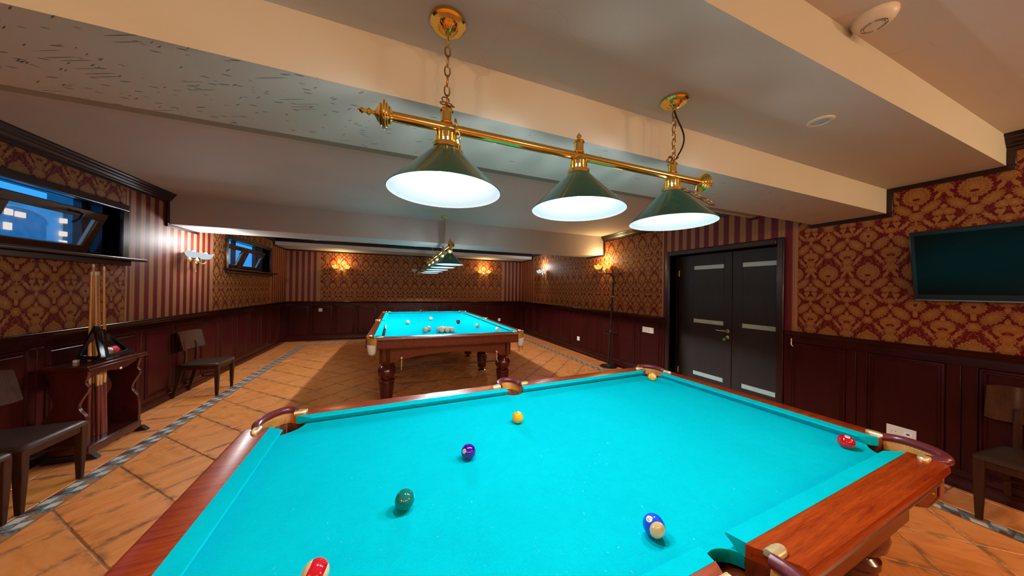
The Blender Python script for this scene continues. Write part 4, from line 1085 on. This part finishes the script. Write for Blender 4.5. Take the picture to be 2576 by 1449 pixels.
# facing +x on the left wall: local -y -> +x means rz = +90 deg
chair('dark brown chair by the left wall between the cue rack and the far corner', (-2.225, 4.963, 0), R(90))
chair('dark brown chair in front of the cue rack, its seat edge lit', (-2.222, 2.879, 0), R(90))
chair('dark brown chair cut by the left picture edge, only a seat corner and leg showing', (-2.222, 2.432, 0), R(90))
chair('dark brown chair against the right wall below the television', (3.572, .448, 0), R(-90))
chair('dark chair at the far wall, only its curved backrest showing behind the far table', (.650, 8.42, 0), R(0))
# ================================================================ CUE RACK
rk = thing('cue_rack', 'mahogany cue rack stand with wavy side boards by the left wall', 'cue rack', (-2.455, 3.60, 0), 0)
x0, x1 = .0, .255
t = MB(); t.box(0, .262, -.280, .300, .712, .735); t.box(.0, .270, -.288, .308, .703, .713); t.build('top_shelf', M['rack_wood'], rk, bevel=.006)
wv = [(0, .05), (.225, .05), (.240, .07), (.240, .33), (.195, .39), (.188, .43), (.215, .49), (.250, .56), (.222, .60), (.232, .64), (.245, .703), (.02, .703), (.02, .64), (.045, .60), (.020, .55), (.055, .49), (.060, .44), (.045, .40), (.012, .35), (0, .33)]
def chaikin(p, k=2):
    for _ in range(k): p = [q for i in range(len(p)) for a_, b_ in [(p[i], p[(i+1) % len(p)])] for q in ((a_[0]*.75+b_[0]*.25, a_[1]*.75+b_[1]*.25), (a_[0]*.25+b_[0]*.75, a_[1]*.25+b_[1]*.75))]
    return p
wv = chaikin(wv); ap_ = None
for y in (-.245, .250):
    MB().prism(wv, lambda p, q, t, : (p, t, q), y, y+.026).build('side_board', M['rack_wood'], rk, bevel=.004)
ap = [(-.225, .703), (.252, .703), (.252, .665), (.20, .655), (.14, .635), (.08, .628), (.0, .640), (-.06, .655), (-.12, .650), (-.20, .628), (-.225, .620)]
MB().prism(ap, lambda p, q, t: (t, p, q), .205, .225).build('front_apron', M['rack_wood'], rk, bevel=.003)
b = MB(); b.box(.01, .245, -.222, .252, .085, .105); b.build('base_shelf', M['rack_wood'], rk, bevel=.004)
bp = [(-.255, .10), (.26, .10), (.26, .05), (.20, .035), (.1, .028), (0, .045), (-.1, .03), (-.20, .03), (-.255, .045)]
MB().prism(bp, lambda p, q, t: (t, p, q), .235, .255).build('base_apron', M['rack_wood'], rk, bevel=.003)
for y in (-.245, .250):
    f = MB(); f.prism([(-.0, 0), (.30, 0), (.295, .012), (.262, .045), (.0, .055)], lambda p, q, t: (p, t, q), y-.006, y+.036); f.build('foot', M['black'], rk, bevel=.003)
MB().lathe([(.009, 0), (.011, .006), (.004, .012)], 14, (.226, .06, .640), (1, 0, 0)).build('apron_knob', M['brass_satin'], rk)
# cues standing in the rack
def cue(label, bx, by, px, py, xp):
    db = ray(bx, by); tb = (.106 - EYE.z)/db.z; pb = EYE + db*tb; bx, by = pb.x, pb.y
    d = ray(px, py); tt = (xp - EYE.x)/d.x; top = EYE + d*tt; bot = Vector((bx, by, .106)); L_ = (top-bot).length
    o = cue_mesh(L_, .0155, .0065, .30).build('cue', [M['cue_butt'], M['cue_ash'], M['plastic_white']]); tag(o, label, 'cue', 'cues in the rack')
    sp = MB()                                                 # pointed splice where butt meets shaft
    for k in range(4):
        a = pi/2*k; rr = .0155-.009*.30; sp.loft([[((rr+.0006)*cos(a+e), (rr+.0006)*sin(a+e), L_*.26) for e in (-.5, -.2, .2, .5)], [((rr-.0006)*cos(a+e*.1), (rr-.0006)*sin(a+e*.1), L_*.37) for e in (-.5, -.2, .2, .5)]])
    sp.build('splice', M['cue_butt'], o)
    o.location = bot; o.rotation_mode = 'QUATERNION'; o.rotation_quaternion = Vector((0, 0, 1)).rotation_difference(top-bot)
xc = -2.335
cue('second tallest cue, behind the leaning pair in the rack', 236, 1096, 235, 664, -2.41)
cue('leftmost cue leaning left with pale ferrule', 221, 1100, 231, 683, -2.38)
cue('cue leaning just right of the leftmost cue', 247, 1094, 241, 683, -2.36)
cue('darker straight cue in the middle of the rack', 256, 1092, 247, 683, -2.37)
cue('rightmost cue standing straight in the rack', 263, 1088, 262, 670, -2.34)
# triangles and the pack on the shelf
def triangle(label, A, B, C, w, dep):
    A, B, C = map(Vector, (A, B, C)); n = (B-A).cross(C-A).normalized(); g = (A+B+C)/3
    def rounded(k):
        out = []
        for p, q, r in ((A, B, C), (B, C, A), (C, A, B)):
            p_, q_, r_ = (g + (v-g)*k for v in (p, q, r)); e1 = (r_-p_).normalized(); e2 = (q_-p_).normalized(); rr = .028*k
            for i in range(5): out.append(p_ + e1*rr*(1-i/4)**1.5 + e2*rr*(i/4)**1.5)
        return out
    o_, i_ = rounded(1.0), rounded(1-w); m = MB(); N = len(o_)
    vs = [tuple(p - n*dep/2) for p in o_] + [tuple(p + n*dep/2) for p in o_] + [tuple(p - n*dep/2) for p in i_] + [tuple(p + n*dep/2) for p in i_]
    fs = []
    for k in range(N):
        j = (k+1) % N; fs += [(k, j, N+j, N+k), (2*N+k, 3*N+k, 3*N+j, 2*N+j), (N+k, N+j, 3*N+j, 3*N+k), (k, 2*N+k, 2*N+j, j)]
    m.add(vs, fs); o = m.build('ball_triangle', M['black'], None, bevel=.003); tag(o, label, 'triangle', 'ball triangles on the rack'); return o
SZ = .737
triangle('front black ball triangle standing on the rack shelf before the red pack', (-2.285, 3.54, SZ+.275), (-2.262, 3.550, SZ+.010), (-2.300, 3.890, SZ+.010), .30, .036)
triangle('rear black ball triangle leaning left of the front triangle', (-2.325, 3.585, SZ+.302), (-2.425, 3.575, SZ+.010), (-2.225, 3.500, SZ+.010), .30, .034)
pk = thing('chalk_pack', 'white and red pack lying on the cue rack shelf behind the triangle', 'pack', (-2.400, 3.775, SZ), R(3))
for nm, y0, y1, mt in (('pack_body', -.085, .045, M['white_pack']), ('pack_end', .045, .115, M['red_pack'])):
    m = MB(); m.loft([[(.034*cos(R(a)), y, .034+.034*sin(R(a))) for a in range(0, 360, 24)] for y in (y0, y1)]); m.build(nm, mt, pk, bevel=.004)
m = MB()
m.box(.0325, .0352, -.025, -.010, .030, .046); m.build('printed_mark', M['red_pack'], pk)
ck = MB().box(-.012, .012, -.012, .012, 0, .022).build('chalk_cube', M['white_pack'], None, bevel=.002); ck.location = (-2.385, 3.505, SZ-.001); tag(ck, 'small pale chalk cube on the rack shelf at the foot of the rear triangle', 'chalk')
# ================================================================ COAT STAND
cs = thing('coat_stand', 'black metal coat stand with curved hooks by the right wall', 'coat stand', (3.635, 4.340, 0))
b = MB(); b.lathe([(.148, 0), (.148, .010), (.135, .022), (.060, .030), (.050, .034)], 40); b.build('base', M['black_matte'], cs)
b = MB(); b.lathe([(.062, .030), (.062, .036), (.030, .046)], 24); b.build('base_collar', M['chrome'], cs)
tp = Vector((.085, -.012, 1.585))
m = MB(); m.tube([(0, 0, .03), tp], [.017, .016], 16); m.build('pole', M['black_matte'], cs)
for f in (.41, .81): 
    c = tp*f; MB().tube([c - Vector((0, 0, .010)), c + Vector((0, 0, .010))], .0185, 16).build('pole_collar', M['chrome'], cs)
for f, rr in ((.385, .115), (.965, .045)):
    c = tp*f; m = MB(); m.tube([(c.x+rr*cos(a), c.y+rr*sin(a), c.z) for a in [2*pi*k/28 for k in range(28)]], .0055, 8, True)
    for k in range(3): a = 2*pi*k/3+.4; m.tube([(c.x, c.y, c.z), (c.x+rr*cos(a), c.y+rr*sin(a), c.z)], .004, 6)
    m.build('umbrella_ring', M['black_matte'], cs)
for k in range(4):
    a, ln_ = ((pi/2, 1.3), (-pi/2, 1.25), (pi*.80, .62), (-pi*.72, .62))[k]; d = Vector((cos(a), sin(a), 0))*ln_
    pts = bez(tp + d*.008, tp + d*.02 + Vector((0, 0, .09)), tp + d*.11 + Vector((0, 0, .14)), tp + d*.215 + Vector((0, 0, .118)), 12) 
    m = MB(); m.tube(pts, .0065, 8); m.sphere(.010, pts[-1], 10, 8); m.build('hook', M['black_matte'], cs)
# ================================================================ TELEVISION
tv = thing('television', 'black flat screen television on red damask at the right', 'television', (XR, .52, 1.61))
mt = Matrix.Rotation(R(-11.2), 4, 'Y')
def tvb(*bx):
    m = MB(); m.M = Matrix.Translation((-.105, 0, 0)) @ mt; return m.box(*bx)
tvb(-.022, .024, -.455, .455, -.262, .262).build('bezel', M['black'], tv, bevel=.006)
tvb(-.0245, -.018, -.430, .430, -.215, .232).build('screen', M['tv'], tv)
tvb(-.027, -.018, -.445, .445, -.262, -.254).build('bottom_strip', M['chrome'], tv)
tvb(-.0235, -.020, -.03, .0, -.243, -.238).build('maker_mark', M['white_pack'], tv)
MB().box(-.075, -.002, -.10, .10, -.10, .04).build('wall_bracket', M['black_matte'], tv, bevel=.004)
# ================================================================ SWITCHES, SOCKETS, CEILING FITTINGS
def plate(name, label, cat, kind, fixed, c, z, w, h, sub):
    """kind 'x' on the right wall, 'y' on the far wall"""
    o = thing(name, label, cat, (fixed, c, z) if kind == 'x' else (c, fixed, z), R(90) if kind == 'x' else 0)
    MB().box(-w/2, w/2, -.010, 0, -h/2, h/2).build('plate', M['plastic_white'], o, bevel=.003)
    for s in sub:
        if s[0] == 'rocker':
            m = MB(); x = s[1]; hw = s[2]; m.loft([[(x-hw, -.010, -h*.33), (x+hw, -.010, -h*.33), (x+hw, -.010, h*.33), (x-hw, -.010, h*.33)], [(x-hw+.002, -.016, -h*.31), (x+hw-.002, -.016, -h*.31), (x+hw-.002, -.012, h*.31), (x-hw+.002, -.012, h*.31)]]); m.build('rocker', M['plastic_white'], o)
        elif s[0] == 'socket':
            m = MB(); m.lathe([(.024, .0105), (.022, .012), (.020, .0105), (.018, .004), (.001, .004)], 24, (s[1], 0, 0), (0, -1, 0)); so = m.build('socket_well', M['plastic_white'], o)
            q = MB()
            for e in (-.009, .009): q.lathe([(.003, .0105), (.003, .012), (.0005, .012)], 10, (s[1]+e, 0, 0), (0, -1, 0))
            q.build('contact_hole', M['dark_slot'], so)
        elif s[0] == 'jack':
            m = MB(); m.box(s[1]-.022, s[1]+.022, -.013, -.010, -.024, .024); jo = m.build('jack_insert', M['white_pack'], o, bevel=.002)
            MB().box(s[1]-.008, s[1]+.008, -.0138, -.0128, -.004, .008).build('jack_port', M['dark_slot'], jo)
    return o
fxr = XR-.003-.028
plate('wall_socket', 'double plate with socket and data jack low on the right wall near the table', 'socket', 'x', fxr, 1.040, .282, .150, .092, [('jack', .036), ('socket', -.036)]).rotation_euler = (0, 0, R(-90))
plate('light_switch', 'triple light switch on the panelling left of the door', 'switch', 'x', fxr, 3.588, .764, .222, .090, [('rocker', -.070, .030), ('rocker', 0, .030), ('rocker', .070, .030)]).rotation_euler = (0, 0, R(-90))
plate('wall_socket', 'single white socket low on the right wall beyond the coat stand', 'socket', 'x', fxr, 5.510, .318, .086, .086, [('socket', 0)]).rotation_euler = (0, 0, R(-90))
plate('light_switch', 'single pale switch on the far wall panelling', 'switch', 'y', YF-.031, -1.761, .781, .082, .086, [('rocker', 0, .026)])
plate('wall_socket', 'pale socket on the far wall just above the far table rail', 'socket', 'y', YF-.031, 3.060, .42, .080, .084, [('socket', 0)])
sm = thing('smoke_detector', 'cream round smoke detector on the raised ceiling at the top right', 'smoke detector', (1.722, .548, 2.470))
m = MB(); m.lathe([(.062, 0), (.062, -.010), (.056, -.022), (.044, -.034), (.036, -.037), (.001, -.038)], 40); so = m.build('housing', M['plastic_white'], sm)
for rr in (.034, .028):
    for a0, a1 in ((20, 95), (110, 185), (200, 275), (290, 365)):
        m = MB(); m.tube([(rr*cos(R(a0+(a1-a0)*i/10)), rr*sin(R(a0+(a1-a0)*i/10)), -.0365) for i in range(11)], .0014, 6); m.build('vent_slot', M['dark_slot'], so)
sp = thing('ceiling_spotlight', 'unlit recessed spotlight with pale ring in the lowered ceiling panel', 'spotlight', (2.003, .816, 2.267))
m = MB(); m.lathe([(.052, 0), (.052, -.004), (.044, -.008), (.036, -.007), (.034, 0)], 36, cap=False); m.build('trim_ring', M['plastic_white'], sp)
m = MB(); m.lathe([(.034, -.001), (.030, -.003), (.001, -.004)], 32); m.build('lamp_face', M['frost'], sp)
